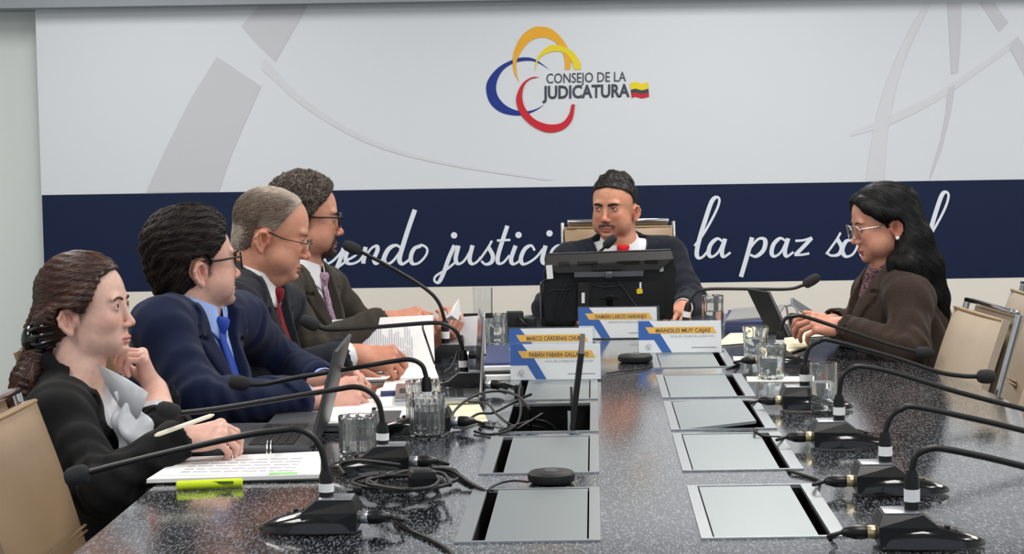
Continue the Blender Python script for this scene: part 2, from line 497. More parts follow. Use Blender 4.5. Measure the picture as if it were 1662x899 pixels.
C7 = lambda p: (500 + p[0] / 3.777, 290 + p[1] / 3.777)
C8 = lambda p: (1080 + p[0] / 2.856, 290 + p[1] / 2.856)
def letter(strokes, to, dots=(), k=1.0):
    mb = MB()
    for j, s in enumerate(strokes): stroke_poly(mb, s, to, 3.5 * k, 1.9 * k, 0.003 + 0.0013 * j)
    for d in dots: dot_poly(mb, d, 5.2, to)
    mb.build('script_letter', M['letter'], bd, None)
letter([[(100, 440), (95, 490), (115, 520), (150, 505), (190, 465), (215, 430)], [(218, 425), (195, 500), (165, 570), (130, 640), (100, 655), (85, 630), (110, 590), (180, 545), (240, 500)]], C7)
letter([[(240, 500), (290, 470), (312, 435), (290, 412), (255, 428), (232, 470), (235, 510), (265, 522), (310, 505), (340, 470)]], C7)
letter([[(352, 418), (338, 520)], [(342, 495), (385, 430), (420, 412), (425, 440), (405, 490), (415, 520), (440, 510), (470, 480)]], C7)
letter([[(575, 430), (540, 408), (495, 430), (465, 490), (480, 522), (520, 505), (570, 440)], [(655, 190), (620, 290), (585, 400), (560, 490), (575, 522), (600, 512), (640, 480)]], C7, k=1.1)
letter([[(690, 410), (650, 430), (630, 480), (640, 520), (680, 515), (722, 470), (730, 430), (700, 408), (672, 420)]], C7)
letter([[(898, 408), (862, 490), (830, 580), (800, 635), (775, 625), (785, 595), (850, 555), (905, 510)]], C7, [(895, 347)])
letter([[(922, 410), (905, 490), (920, 522), (955, 505), (990, 450), (1005, 412)], [(1008, 408), (990, 490), (1005, 522), (1035, 510), (1060, 480)]], C7)
letter([[(1050, 500), (1105, 420), (1127, 380)], [(1106, 420), (1132, 470), (1125, 510), (1090, 525), (1062, 505)]], C7)
letter([[(1222, 288), (1195, 370), (1165, 470), (1165, 515), (1195, 515), (1235, 470)], [(1158, 379), (1240, 375)]], C7)
letter([[(1272, 410), (1245, 490), (1255, 522), (1285, 512), (1312, 480)]], C7, [(1290, 345)])
letter([[(1390, 440), (1368, 410), (1330, 430), (1305, 485), (1315, 522), (1350, 515), (1400, 480), (1440, 430)]], C7)
letter([[(1456, 410), (1436, 490), (1446, 520), (1475, 510), (1500, 480)]], C7, [(1480, 335)])
letter([[(1570, 430), (1540, 410), (1500, 440), (1488, 500), (1505, 522), (1545, 490), (1575, 425)], [(1578, 415), (1560, 490), (1570, 520), (1600, 505)]], C7)
A8 = [[(265, 290), (240, 278), (210, 305), (200, 345), (215, 362), (245, 340), (272, 285)], [(277, 278), (262, 335), (270, 362), (302, 342)]]
O8 = [[(870, 285), (838, 290), (820, 330), (835, 360), (868, 350), (890, 310), (880, 285), (860, 290)]]
letter([[(135, 312), (180, 250), (230, 160), (250, 105), (240, 85), (215, 105), (185, 190), (155, 290), (145, 350), (160, 368), (185, 350), (215, 305)]], C8, k=1.05)
letter(A8, C8)
letter([[(402, 272), (375, 370), (350, 455)], [(385, 330), (430, 280), (462, 285), (455, 330), (420, 360), (392, 352)]], C8, k=1.05)
sh = lambda S, dx, dy: [[(p[0] + dx, p[1] + dy) for p in s] for s in S]
letter(sh(A8, 292, -2), C8)
letter([[(602, 288), (640, 285), (680, 273)], [(678, 275), (640, 315), (603, 352)], [(598, 354), (635, 352), (667, 346)]], C8)
letter([[(745, 350), (792, 285), (812, 250)], [(795, 277), (817, 318), (803, 350), (768, 356), (748, 342)]], C8)
letter(O8, C8)
letter([[(968, 285), (945, 275), (915, 300), (905, 340), (920, 360), (955, 345), (990, 315)]], C8)
letter([[(1020, 275), (1000, 335), (1010, 360), (1040, 340)]], C8, [(1038, 225)])
letter(sh(A8, 860, -12), C8)
letter([[(1190, 322), (1230, 260), (1290, 150), (1312, 85), (1303, 62), (1282, 75), (1255, 150), (1225, 250), (1205, 320), (1220, 345), (1252, 312)]], C8, k=1.05)
# ------------------------------------------------------------------ conference table with flip-lid cable boxes
TZ = 0.75
AX = 0.0447                        # the table's long axis leans this much to +x per metre
def cx(Y): return 0.206 + AX * (Y - 2.79)
def TP(u, Y, z=TZ): return Vector((cx(Y) + u, Y, z))     # u metres to the right of the centre line
HWK = [(1.70, 0.80), (2.2, 0.86), (3.0, 0.88), (3.5, 0.885), (4.3, 0.87), (4.86, 0.815), (5.35, 0.73), (5.9, 0.63), (6.3, 0.53), (6.55, 0.43), (6.68, 0.30), (6.72, 0.12)]
def hw(Y): return float(np.interp(Y, [k[0] for k in HWK], [k[1] for k in HWK]))
prof = catmull(HWK, 4)
right = [TP(p[1], p[0]) for p in prof]; left = [TP(-p[1], p[0]) for p in reversed(prof)]
outline = right + left
BOXY = [2.79, 3.383, 3.88, 4.385, 4.99]
BL, BI, BO = 0.445, 0.077, 0.301
def rect(u0, u1, y0, y1, z): return [TP(u0, y0, z), TP(u1, y0, z), TP(u1, y1, z), TP(u0, y1, z)]
tbl = empty('conference_table', TP(0, 4.3, 0), 'long black open-pore oak conference table with rounded end and cable boxes', 'table')
holes = []
for s in (1, -1):
    for y0 in BOXY:
        a, b = sorted((s * (BI + 0.006), s * (BO - 0.006)))
        holes.append(rect(a, b, y0 + 0.006, y0 + BL - 0.006, TZ))
polys = [outline] + holes
flatv = [v for p in polys for v in p]
tris = tessellate_polygon(polys)
n = len(flatv)
vs = list(flatv) + [v - Vector((0, 0, 0.045)) for v in flatv]
fs = []
for t in tris:
    a, b, c = t
    if (flatv[b] - flatv[a]).cross(flatv[c] - flatv[a]).z < 0: t = (a, c, b)
    fs.append(tuple(t)); fs.append(tuple(i + n for i in reversed(t)))
o = 0
for p in polys:
    k = len(p)
    for i in range(k): j = (i + 1) % k; fs.append((o + i, o + i + n, o + j + n, o + j))
    o += k
pydata('tabletop', vs, fs, M['table'], tbl, 30)
for Y in (2.6, 5.2):
    mbp = MB(); mbp.box(TP(0, Y, 0.34), (0.7, 0.5, 0.68), rotz(-AX), 0.02); mbp.build('pedestal', M['blackmatte'], tbl)
def ring(mb, u0, u1, y0, y1, ia, ib, iy, z0, z1):
    """A frame of four mitred bars; ia, ib, iy the bar widths at u0, u1 and both ends."""
    O = rect(u0, u1, y0, y1, z1); I = rect(u0 + ia, u1 - ib, y0 + iy, y1 - iy, z1)
    d = Vector((0, 0, z1 - z0))
    V = O + I + [v - d for v in O] + [v - d for v in I]
    F = []
    for i in range(4):
        j = (i + 1) % 4
        F += [(i, j, j + 4, i + 4), (i, i + 8, j + 8, j), (i + 4, j + 4, j + 12, i + 12)]
    mb.add(V, F)
for s in (1, -1):
    for k, y0 in enumerate(BOXY):
        y1 = y0 + BL
        opened = (s == -1 and k == 2)
        ajar = (s == 1 and k == 2)
        u0, u1 = (BI, BO) if s == 1 else (-BO, -BI)
        ia, ib = (0.018, 0.024) if s == 1 else (0.026, 0.018)
        mb = MB(); ring(mb, u0, u1, y0, y1, ia, ib, 0.009, TZ - 0.004, TZ + 0.0025)
        fr = mb.build('cable_box_frame', M['alu'], tbl, 20)
        # dark well under the frame, open towards the lid
        w = MB(); zb = TZ - 0.09
        B = rect(u0 + 0.012, u1 - 0.012, y0 + 0.008, y1 - 0.008, zb); Tt = rect(u0 + 0.012, u1 - 0.012, y0 + 0.008, y1 - 0.008, TZ - 0.001)
        w.add(B + Tt, [(0, 1, 2, 3)] + [(i, i + 4, (i + 1) % 4 + 4, (i + 1) % 4) for i in range(4)])
        w.build('well', M['void'], fr, None)
        li, lo_ = u0 + ia + 0.003, u1 - ib - 0.003           # lid span before the cable slot
        if s == 1: lo_ -= 0.016
        else: li += 0.017
        lid = MB()
        if opened:
            # lid stood up on its inner hinge
            hu = u1 - 0.050
            P = [TP(hu, y0 + 0.012, TZ + 0.004), TP(hu, y1 - 0.012, TZ + 0.004), TP(hu + 0.022, y1 - 0.012, TZ + 0.165), TP(hu + 0.022, y0 + 0.012, TZ + 0.165)]
            lid.slab(P, (-0.011, 0, 0.0015))
            lid.build('lid', M['blackmatte'], fr, 20)
            for hy in (y0 + 0.02, y1 - 0.02):
                MB().box(TP(hu - 0.012, hy, TZ + 0.02), (0.006, 0.01, 0.045)).build('hinge', M['silver'], fr, None)
        else:
            P = rect(li, lo_, y0 + 0.011, y1 - 0.011, TZ + 0.001)
            if ajar:
                for i in (1,): P[i] = P[i] + Vector((0, 0, 0.016))
                P[2] = P[2] + Vector((0, 0, 0.006))
            V = P + [p - Vector((0, 0, 0.006)) for p in P]
            lid.add(V, [(0, 1, 2), (0, 2, 3), (4, 6, 5), (4, 7, 6)] + [(i, i + 4, (i + 1) % 4 + 4, (i + 1) % 4) for i in range(4)])
            lid.build('lid', M['alulid'], fr, 20)
# ------------------------------------------------------------------ office chairs
def make_chair(leather):
    r = empty('office_chair', (0, 0, 0))
    def cushion(rows, half, th, bul, nrm):
        """rows: centre line points (x, z) from one end to the other."""
        mb = MB(); V = []; n = len(rows); kk = 9
        for side in (1, -1):
            for i, (x, z) in enumerate(rows):
                for k in range(kk):
                    t = 2 * k / (kk - 1) - 1
                    e = (1 - t ** 6) * (1 - (2 * i / (n - 1) - 1) ** 6)
                    d = side * (th * 0.35 + th * 0.65 * e ** 0.5 * (1 + bul * (1 - t * t)))
                    nx, nz = nrm(i)
                    V.append((x + nx * d, t * half * (1 - 0.02 * (1 - e)), z + nz * d))
        F = []
        for s_ in range(2):
            o_ = s_ * n * kk
            for i in range(n - 1):
                for k in range(kk - 1):
                    q = [o_ + i * kk + k, o_ + i * kk + k + 1, o_ + (i + 1) * kk + k + 1, o_ + (i + 1) * kk + k]
                    F.append(q if s_ == 0 else q[::-1])
        edge = [i * kk for i in range(n)] + [(n - 1) * kk + k for k in range(1, kk)] + [i * kk + kk - 1 for i in range(n - 2, -1, -1)] + [k for k in range(kk - 2, 0, -1)]
        o_ = n * kk
        for i in range(len(edge)):
            j = (i + 1) % len(edge); F.append([edge[i], edge[j], edge[j] + o_, edge[i] + o_])
        mb.add(V, F); return mb
    back = [(-0.205 - 0.10 * (z - 0.47) / 0.43 - 0.025 * ((z - 0.47) / 0.43) ** 2, z) for z in np.linspace(0.47, 0.90, 14)]
    cushion(back, 0.215, 0.028, 0.15, lambda i: (0.97, 0.24)).build('backrest', leather, r, 60)
    # piping along the seams of the back
    mb = MB()
    i = 6; x, z = back[i]
    mb.tube([(x + 0.029, y, z) for y in np.linspace(-0.185, 0.185, 9)], 0.003, 6); mb.tube([(x + 0.031, y, z - 0.010) for y in np.linspace(-0.185, 0.185, 9)], 0.003, 6)
    x, z = back[-1]; mb.tube([(x + 0.012 + 0.004 * math.cos(y * 7), y, z - 0.001) for y in np.linspace(-0.205, 0.205, 9)], 0.0035, 6)
    pp = mb.build('piping', M['piping'], r, 60); tag(pp, kind='stuff')
    shell = [(x - 0.05, z + 0.012) for x, z in back]
    cushion(shell, 0.20, 0.010, 0.0, lambda i: (0.97, 0.24)).build('back_shell', leather, r, 60)
    cushion([(xx, 0.435) for xx in np.linspace(0.24, -0.22, 10)], 0.225, 0.04, 0.1, lambda i: (0, 1)).build('seat', leather, r, 60)
    x, z = back[-1]
    MB().box((x - 0.026, 0, z + 0.018), (0.028, 0.40, 0.012), Matrix.Rotation(-0.2, 3, 'Y'), 0.004).build('top_rail', M['chrome'], r, 30)
    for sgn in (1, -1):
        MB().tube([(x - 0.028, sgn * 0.218, z + 0.014), (x + 0.03, sgn * 0.218, 0.7), (-0.24, sgn * 0.222, 0.52), (-0.2, sgn * 0.225, 0.40), (0.1, sgn * 0.225, 0.385)], 0.009, 8).build('side_rail', M['chrome'], r, 60)
    MB().lathe([(0.03, 0.06), (0.03, 0.30), (0.045, 0.36), (0.16, 0.385)], (0, 0, 0), seg=14).build('column', M['chrome'], r, 40)
    for k in range(5):
        a = 2 * math.pi * k / 5 + 0.3
        lg = MB().tube([(0.02 * math.cos(a), 0.02 * math.sin(a), 0.095), (0.29 * math.cos(a), 0.29 * math.sin(a), 0.06)], [0.024, 0.015], 8).build('foot', M['chrome'], r, 60)
        MB().lathe([(0.012, -0.012), (0.027, -0.010), (0.027, 0.010), (0.012, 0.012)], (0.285 * math.cos(a), 0.285 * math.sin(a), 0.028), (-math.sin(a), math.cos(a), 0), 12).build('caster', M['black'], lg, 40)
    return r
ctan = make_chair(M['leather']); clight = None
def put_chair(src, x, y, rz, label, sz=1.0, first=False):
    c = src if first else copy_tree(src)
    c.location = (x, y, 0); c.rotation_euler = (0, 0, rz); c.scale = (1, 1, sz)
    tag(c, label, 'chair', 'leather conference chairs round the table'); return c
chairs = {}
chairs['L0'] = put_chair(ctan, -0.575, 3.19, -0.03, 'tan leather chair standing empty in front of the woman in the black blazer', first=True)
chairs['A'] = put_chair(ctan, -0.90, 3.80, 0.0, 'tan leather chair under the woman in the black blazer')
chairs['B'] = put_chair(ctan, -0.76, 4.36, 0.1, 'tan leather chair under the man in the bright navy suit')
chairs['C'] = put_chair(ctan, -0.73, 4.90, 0.0, 'tan leather chair under the grey-haired man bending over a document')
chairs['D'] = put_chair(ctan, -0.64, 5.46, 0.0, 'tan leather chair under the bearded man in the brown-grey suit')
chairs['E'] = put_chair(ctan, 0.42, 6.91, -math.pi / 2, 'tan high-backed chair behind the man at the head of the table', 1.155)
clight = make_chair(M['leatherlight'])
chairs['G'] = put_chair(clight, 0.905, 4.83, math.pi + 0.05, 'beige leather chair standing empty beside the woman in the brown jacket', first=True)
chairs['F'] = put_chair(clight, 1.20, 5.40, math.pi, 'beige leather chair behind the woman in the brown jacket')
chairs['I'] = put_chair(clight, 0.90, 4.03, math.pi, 'beige leather chair at the right edge of the photo, cut by the frame')

# ------------------------------------------------------------------ gooseneck microphones
def mic(neck_px, base_py, Y, path, head, face, label, on_table=True, cable=None, plug=True, hid=False, group='gooseneck table microphones'):
    """neck_px, base_py: foot of the neck on the table in the photo; path: neck pixels upward; face: +1 nose to +x."""
    o = W(neck_px, base_py, Y); o.z = TZ
    r = empty('gooseneck_microphone', o, label, 'microphone', group)
    rot = rotz(-AX + (0.0 if face > 0 else math.pi))
    L = lambda u, v, z: o + rot @ Vector((u, v, z))
    # nose: a low rounded wedge
    mb = MB(); secs = [(-0.046, 0.036, 0.030), (-0.02, 0.041, 0.037), (0.01, 0.043, 0.041), (0.04, 0.041, 0.036), (0.07, 0.035, 0.026), (0.092, 0.026, 0.016), (0.104, 0.014, 0.009), (0.108, 0.006, 0.006)]
    V = []; kk = 11
    for u, hwid, hh in secs:
        for k in range(kk):
            a = math.pi * k / (kk - 1); c, s_ = math.cos(a), math.sin(a)
            V.append(L(u, hwid * math.copysign(abs(c) ** 0.6, c), 0.004 + hh * abs(s_) ** 0.75 * 0.9 * (1 - 0.10 * (1 - abs(c)) * (1 if 0.0 < u < 0.08 else 0))))
    F = []
    ns = len(secs)
    for i in range(ns - 1):
        for k in range(kk - 1): F.append((i * kk + k, i * kk + k + 1, (i + 1) * kk + k + 1, (i + 1) * kk + k))
        F.append((i * kk, (i + 1) * kk, (i + 1) * kk + kk - 1, i * kk + kk - 1))
    F += [tuple(range(kk)), tuple(reversed(range((ns - 1) * kk, ns * kk)))]
    if mb.add(V, F): pass
    mb.build('base', M['gloss'], r, 50)
    # angular housing at the foot of the neck with its pale top plate
    mb = MB(); b_ = [(-0.052, 0.034), (0.018, 0.037), (0.045, 0.024)]
    bot = [L(-0.052, -0.036, 0.006), L(0.03, -0.040, 0.006), L(0.03, 0.040, 0.006), L(-0.052, 0.036, 0.006)]
    top = [L(-0.046, -0.026, 0.053), L(0.012, -0.029, 0.053), L(0.012, 0.029, 0.053), L(-0.046, 0.026, 0.053)]
    mid = [L(-0.054, -0.037, 0.036), L(0.036, -0.036, 0.034), L(0.036, 0.036, 0.034), L(-0.054, 0.037, 0.036)]
    mb.add(bot + mid + top, [(3, 2, 1, 0), (8, 9, 10, 11)] + [(i + 4 * q, (i + 1) % 4 + 4 * q, (i + 1) % 4 + 4 * q + 4, i + 4 * q + 4) for q in (0, 1) for i in range(4)])
    mb.build('housing', M['black'], r, 20)
    MB().box(L(-0.018, 0, 0.0545), (0.052, 0.050, 0.003), rot, 0.001).build('top_plate', M['silver'], r, 30)
    mb = MB()
    for k in range(3): mb.box(L(0.05 + 0.011 * k, -0.012, 0.0318 - 0.0056 * k), (0.007, 0.012, 0.005), rot, 0.0015)
    tag(mb.build('push_buttons', M['blackmatte'], r, 30), kind='stuff')
    # neck, label band, gooseneck, windscreen
    P = [W(p[0], p[1], Y) for p in path]
    foot = Vector((P[0].x, Y, TZ + 0.05))
    n1 = foot + (P[1] - foot) * 0.999
    MB().tube([foot, foot.lerp(n1, 0.75), n1], [0.0115, 0.0115, 0.008], 12).build('neck_sleeve', M['black'], r, 60)
    a = foot.lerp(n1, 0.28); b2 = foot.lerp(n1, 0.56)
    MB().tube([a, b2], 0.0121, 12).build('label_band', M['label'], r, 60)
    pts = catmull([n1] + P[2:], 6)
    MB().tube(pts, 0.0052, 8).build('gooseneck', M['rubber'], r, 80)
    if head:
        h = W(head[0], head[1], Y); d = (h - Vector(pts[-1]))
        d = d.normalized() if d.length > 0.002 else (Vector(pts[-1]) - Vector(pts[-2])).normalized()
        q = Vector(pts[-1]); ln = max(0.030, (h - q).length + 0.016)
        MB().lathe([(0.006, -0.004), (0.0125, 0.0), (0.0155, 0.006), (0.0165, ln * 0.5), (0.0150, ln * 0.8), (0.010, ln * 0.96), (0.004, ln)], q, d, 14).build('windscreen', M['foam'], r, 60)
    if plug:
        p = [L(-0.050, 0, 0.022), L(-0.062, 0, 0.022)]
        MB().lathe([(0.0095, 0), (0.0105, 0.003), (0.0105, 0.016), (0.009, 0.018)], L(-0.050, 0, 0.022), L(-1, 0, 0) - L(0, 0, 0), 12).build('connector_ring', M['brass'] if face > 0 else M['silver'], r, 50)
        MB().lathe([(0.010, 0), (0.0115, 0.006), (0.011, 0.02), (0.006, 0.036), (0.004, 0.038)], L(-0.066, 0, 0.022), L(-1, 0, 0) - L(0, 0, 0), 12).build('connector_boot', M['black'], r, 50)
        q = L(-0.103, 0, 0.022)
        if cable:
            pts = [q, q + rot @ Vector((-0.02, 0, -0.006))] + [T(p[0], p[1], TZ + (p[2] if len(p) > 2 else 0.0035)) for p in cable]
            MB().tube(catmull(pts, 6), 0.0033, 6).build('cable', M['rubber'], r, 80)
    return r
def Yof(px, py): return T(px, py).y
mic(530, 868, 2.90, [(530, 812), (529, 762), (521, 728), (505, 707), (480, 697), (450, 699), (400, 706), (300, 728), (200, 752), (142, 767)], (121, 773), -1,
    'black gooseneck microphone in front of the open binder, nearest on the left side', cable=[(640, 843), (665, 860), (700, 876), (728, 893), (745, 915)])
mic(621, 772, 3.42, [(621, 740), (621, 685), (615, 655), (600, 636), (577, 628), (545, 632), (450, 648), (350, 664), (290, 671)], (268, 665), -1,
    'black gooseneck microphone standing behind the tangled power leads', cable=[(700, 752), (730, 766), (760, 784), (785, 797, 0.001)])
mic(693, 702, 3.92, [(693, 655), (692, 612), (685, 593), (668, 584), (640, 586), (560, 600), (480, 613), (430, 623), (402, 624)], (383, 620), -1,
    'black gooseneck microphone standing behind the water tumbler on the left', cable=[(780, 690), (830, 697), (850, 690, 0.012), (880, 672, 0.02)])
mic(753, 640, 4.53, [(753, 600), (751, 568), (742, 541), (725, 528), (700, 524), (620, 530), (540, 535), (515, 530)], (497, 521), -1,
    'black gooseneck microphone in front of the grey-haired man', cable=[(800, 622), (835, 632), (842, 645), (860, 665, 0.01)])
mic(723, 588, 5.20, [(723, 553), (722, 520), (712, 491), (690, 468), (640, 437), (583, 407)], (565, 399), -1,
    'black gooseneck microphone raised towards the bearded man', cable=[(800, 600), (830, 606)])
mic(1480, 893, 2.72, [(1480, 838), (1480, 762), (1487, 739), (1510, 728), (1535, 729), (1600, 742), (1662, 757), (1760, 781)], (1790, 789), 1,
    'black gooseneck microphone at the bottom right corner of the photo', cable=[(1358, 868, 0.010), (1350, 872, 0.004), (1343, 874, -0.002)])
mic(1437, 805, 3.14, [(1437, 762), (1437, 700), (1446, 676), (1465, 663), (1490, 661), (1600, 684), (1662, 699), (1740, 718)], (1765, 724), 1,
    'black gooseneck microphone second from the front on the right side', cable=[(1330, 780), (1300, 770), (1283, 765, 0.004), (1276, 762, -0.004)])
mic(1362, 728, 3.63, [(1362, 693), (1362, 640), (1367, 612), (1382, 598), (1400, 595), (1450, 605), (1550, 635), (1662, 664), (1690, 671)], (1712, 677), 1,
    'black gooseneck microphone just beside the tall straight glass', cable=[(1270, 710), (1240, 708), (1225, 700, 0.012), (1228, 698, 0.0)])
mic(1306, 665, 4.16, [(1306, 633), (1306, 590), (1313, 565), (1330, 554), (1350, 553), (1450, 580), (1520, 603), (1560, 610), (1588, 611)], (1604, 611), 1,
    'black gooseneck microphone with its head before the beige empty chair', cable=[(1226, 652), (1218, 652, 0.006), (1208, 652, 0.0)])
mic(1266, 596, 4.95, [(1266, 572), (1266, 538), (1274, 518), (1290, 513), (1310, 515), (1400, 545), (1450, 561), (1488, 571)], (1507, 573), 1,
    'black gooseneck microphone in front of the woman in the brown jacket', cable=[(1200, 592), (1190, 595), (1180, 600, 0.0)])
mic(1112, 548, 5.75, [(1112, 520), (1118, 491), (1130, 475), (1152, 469), (1220, 469), (1280, 469), (1306, 462)], (1323, 452), 1,
    'black gooseneck microphone rising behind the right hand name plate towards the wall', plug=False)
mic(962, 522, 6.44, [(962, 508), (962, 470), (963, 428), (970, 413), (982, 400)], (994, 388), 1,
    'black gooseneck microphone before the mouth of the man with the red tie', plug=False)

# ------------------------------------------------------------------ tumblers
def tumbler(px, py, w, h, label, water=0.0, facets=0, taper=1.0, thick=0.0025, diamond=False, floorh=0.008):
    p = T(px, py); p = p + Vector((0, w / 2, 0)) * 0.9
    r = empty('drinking_glass', p, label, 'glass', 'water glasses on the table')
    R = w / 2; seg = 72 if facets else 36
    def wob(k, i):
        if not facets or i >= nout: return 1.0
        z = prof[i][1]
        if z > h * 0.86 and diamond: return 1.0
        a = facets * math.pi * 2 * k / seg
        if diamond: return 1.0 - 0.075 * abs(math.sin(a / 2 + (i % 2) * math.pi / 2))
        return 1.0 - 0.085 * abs(math.sin(a / 2)) * (1.0 if z < h * .9 else .5)
    zs_ = [0.0, h * .06, h * .18, h * .3, h * .42, h * .54, h * .66, h * .78, h * .87, h]
    outer = [(R * (0.86 if z == 0 else 1.0) * (taper + (1 - taper) * z / h), z) for z in zs_]
    inner = [(max(0.004, R * (taper + (1 - taper) * z / h) - thick - (0.0040 if z < h * .8 and facets else 0.001 if facets else 0)), z) for z in reversed(zs_) if z > floorh] 
    inner = [(inner[0][0], h)] + inner[1:] + [(inner[-1][0] * 0.96, floorh), (0.0005, floorh)]
    nout = len(outer)
    prof = [(0.0005, 0.0)] + outer + inner; nout += 1
    mb = MB().lathe(prof, p + Vector((0, 0, 0.0008)), seg=seg, wob=wob)
    mb.build('tumbler', M['glass'], r, 30 if facets else 60)
    if water:
        zt = h * water; ir = lambda z: max(0.004, R * (taper + (1 - taper) * z / h) - thick - (0.0045 if facets else 0.0022))
        MB().lathe([(0.0005, floorh + .0006), (ir(floorh) * .95, floorh + .0006), (ir(floorh), floorh + .003), (ir(zt), zt), (0.0005, zt)], p + Vector((0, 0, 0.0008)), seg=28).build('water', M['water'], r, 60)
    return r
tumbler(579, 741, 0.079, 0.076, 'fluted crystal tumbler, empty, beside the tangled power leads', 0, 10)
tumbler(693, 713, 0.078, 0.090, 'fluted tumbler half full of water, nearest glass of the left cluster', 0.62, 14)
tumbler(686, 684, 0.078, 0.086, 'fluted tumbler standing right behind the half full tumbler', 0.3, 12)
tumbler(784, 540, 0.066, 0.145, 'tall plain straight glass standing behind the white box', 0.0, 0, 0.95)
tumbler(806, 563, 0.066, 0.098, 'glass of water on the stack of folders by the name plates', 0.6, 8)
tumbler(1229, 584, 0.075, 0.092, 'cut crystal tumbler of water, the farther of two on white coasters', 0.62, 10, 0.9, diamond=True)
tumbler(1255, 618, 0.078, 0.090, 'cut crystal tumbler of water, the nearer of two on white coasters', 0.62, 10, 0.9, diamond=True)
tumbler(1340, 673, 0.061, 0.112, 'tall straight glass of water between two microphones on the right', 0.62, 0, 0.97, thick=0.002)
tumbler(1159, 528, 0.073, 0.098, 'square-sided plain glass near the hand of the man with the red tie', 0.45, 4)
for (px, py, k, lb) in ((1229, 584, 1, 'white paper coaster under the farther crystal tumbler'), (1255, 618, 1, 'white paper coaster under the nearer crystal tumbler')):
    p = T(px, py) + Vector((0, 0.033, 0))
    tag(MB().box(p + Vector((0.005, 0, 0.0006)), (0.135, 0.10, 0.0008), rotz(-0.1)).build('coaster', M['coaster'], None, None), lb, 'coaster', 'paper coasters')

# ------------------------------------------------------------------ name plates
def nameplate(x0, x1, py, name, sub, label, tilt=0.16, h=0.092):
    pl = T(x0, py); pr = T(x1, py); pr.y = pl.y + (pr.y - pl.y) * 0.3
    ex = (pr - pl); w = ex.length; ex.normalize()
    up = Vector((0, math.sin(tilt), math.cos(tilt))); nrm = ex.cross(up).normalized()
    o = pl + Vector((0, 0, 0.004))
    r = empty('name_plate', (pl + pr) / 2, label, 'name plate', 'acrylic name plates')
    Pt = lambda x, y, off: o + ex * (w * x) + up * (h * y) + nrm * off
    q = lambda X, Yv: ((X - 80) / 645.0, (560 - Yv) / 235.0)
    MB().slab([Pt(0, 0, 0), Pt(1, 0, 0), Pt(1, 1, 0), Pt(0, 1, 0)], nrm * -0.0012).build('card', M['paper'], r, None)
    def sh_(name_, pts, mt, off): MB().slab([Pt(*q(*p), off) for p in pts], nrm * -0.0002).build(name_, mt, r, None)
    sh_('blue_shape', [(80, 325), (165, 325), (205, 372), (250, 420), (338, 559), (262, 559), (200, 465), (80, 465)], M['plateblue'], 0.0004)
    sh_('yellow_banner', [(133, 370), (660, 370), (690, 418), (165, 418)], M['plateyellow'], 0.0008)
    text_mesh('name_lettering', name, [Pt(*q(*p), 0.0010) for p in ((215, 410), (640, 410), (215, 380))], M['platetext'], r, 0.03, 0.0)
    text_mesh('title_lettering', sub, [Pt(*q(*p), 0.0004) for p in ((325, 447), (672, 447), (325, 432))], M['plategrey'], r, 0.0, 0.0)
    sh_('rule_line', [(490, 527), (685, 527), (685, 521), (490, 521)], M['plategrey'], 0.0004)
    # small outline emblem
    mb = MB()
    for c_, rr in (((160, 512), 20), ((150, 522), 18), ((168, 528), 16)):
        for i in range(12):
            a0, a1 = 0.9 + i * 0.42, 0.9 + (i + 1) * 0.42
            mb.add([Pt(*q(c_[0] + rr_ * math.cos(a), c_[1] + rr_ * 0.9 * math.sin(a)), 0.0005) for a, rr_ in ((a0, rr), (a1, rr), (a1, rr - 3), (a0, rr - 3))], [(0, 1, 2, 3)])
    tag(mb.build('small_emblem', M['plategrey'], r, None), kind='stuff')
    # clear holder: front and back sheets folded from one foot
    mb = MB()
    e = 0.035
    mb.slab([Pt(-e * .4, -0.02, 0.0014), Pt(1 + e, -0.02, 0.0014), Pt(1 + e, 1.04, 0.0014), Pt(-e * .4, 1.04, 0.0014)], nrm * 0.0016)
    mb.build('front_sheet', M['acryl'], r, None)
    MB().slab([Pt(-e * .4, -0.02, -0.0022), Pt(1 + e, -0.02, -0.0022), Pt(1 + e, 1.04, -0.0022), Pt(-e * .4, 1.04, -0.0022)], nrm * -0.0016).build('back_sheet', M['acryl'], r, None)
    c0 = pl - ex * 0.01; c1 = pr + ex * 0.01
    MB().slab([c0 + Vector((0, 0, .0005)), c1 + Vector((0, 0, .0005)), c1 + Vector((0, 0.075, .0005)), c0 + Vector((0, 0.075, .0005))], (0, 0, 0.0022)).build('foot_sheet', M['acryl'], r, None)
nameplate(829, 976, 619, 'FABIÁN FABARA GALLARDO', 'VOCAL DEL CONSEJO DE LA JUDICATURA', 'name plate in front with FABARA on its orange banner')
nameplate(827, 963, 590, 'MARCO CÁRDENAS CHUM', 'VOCAL DEL CONSEJO DE LA JUDICATURA', 'name plate half hidden behind the front left name plate', h=0.094)
nameplate(1037, 1173, 575, 'MANOLO MUY CAJAS', 'VOCAL DEL CONSEJO DE LA JUDICATURA', 'name plate standing on the far right cable box')
nameplate(940, 1068, 551, 'DAMIÁN LARCO NARANJO', 'PRESIDENTE DEL CONSEJO DE LA JUDICATURA', 'name plate right in front of the monitor', h=0.096)

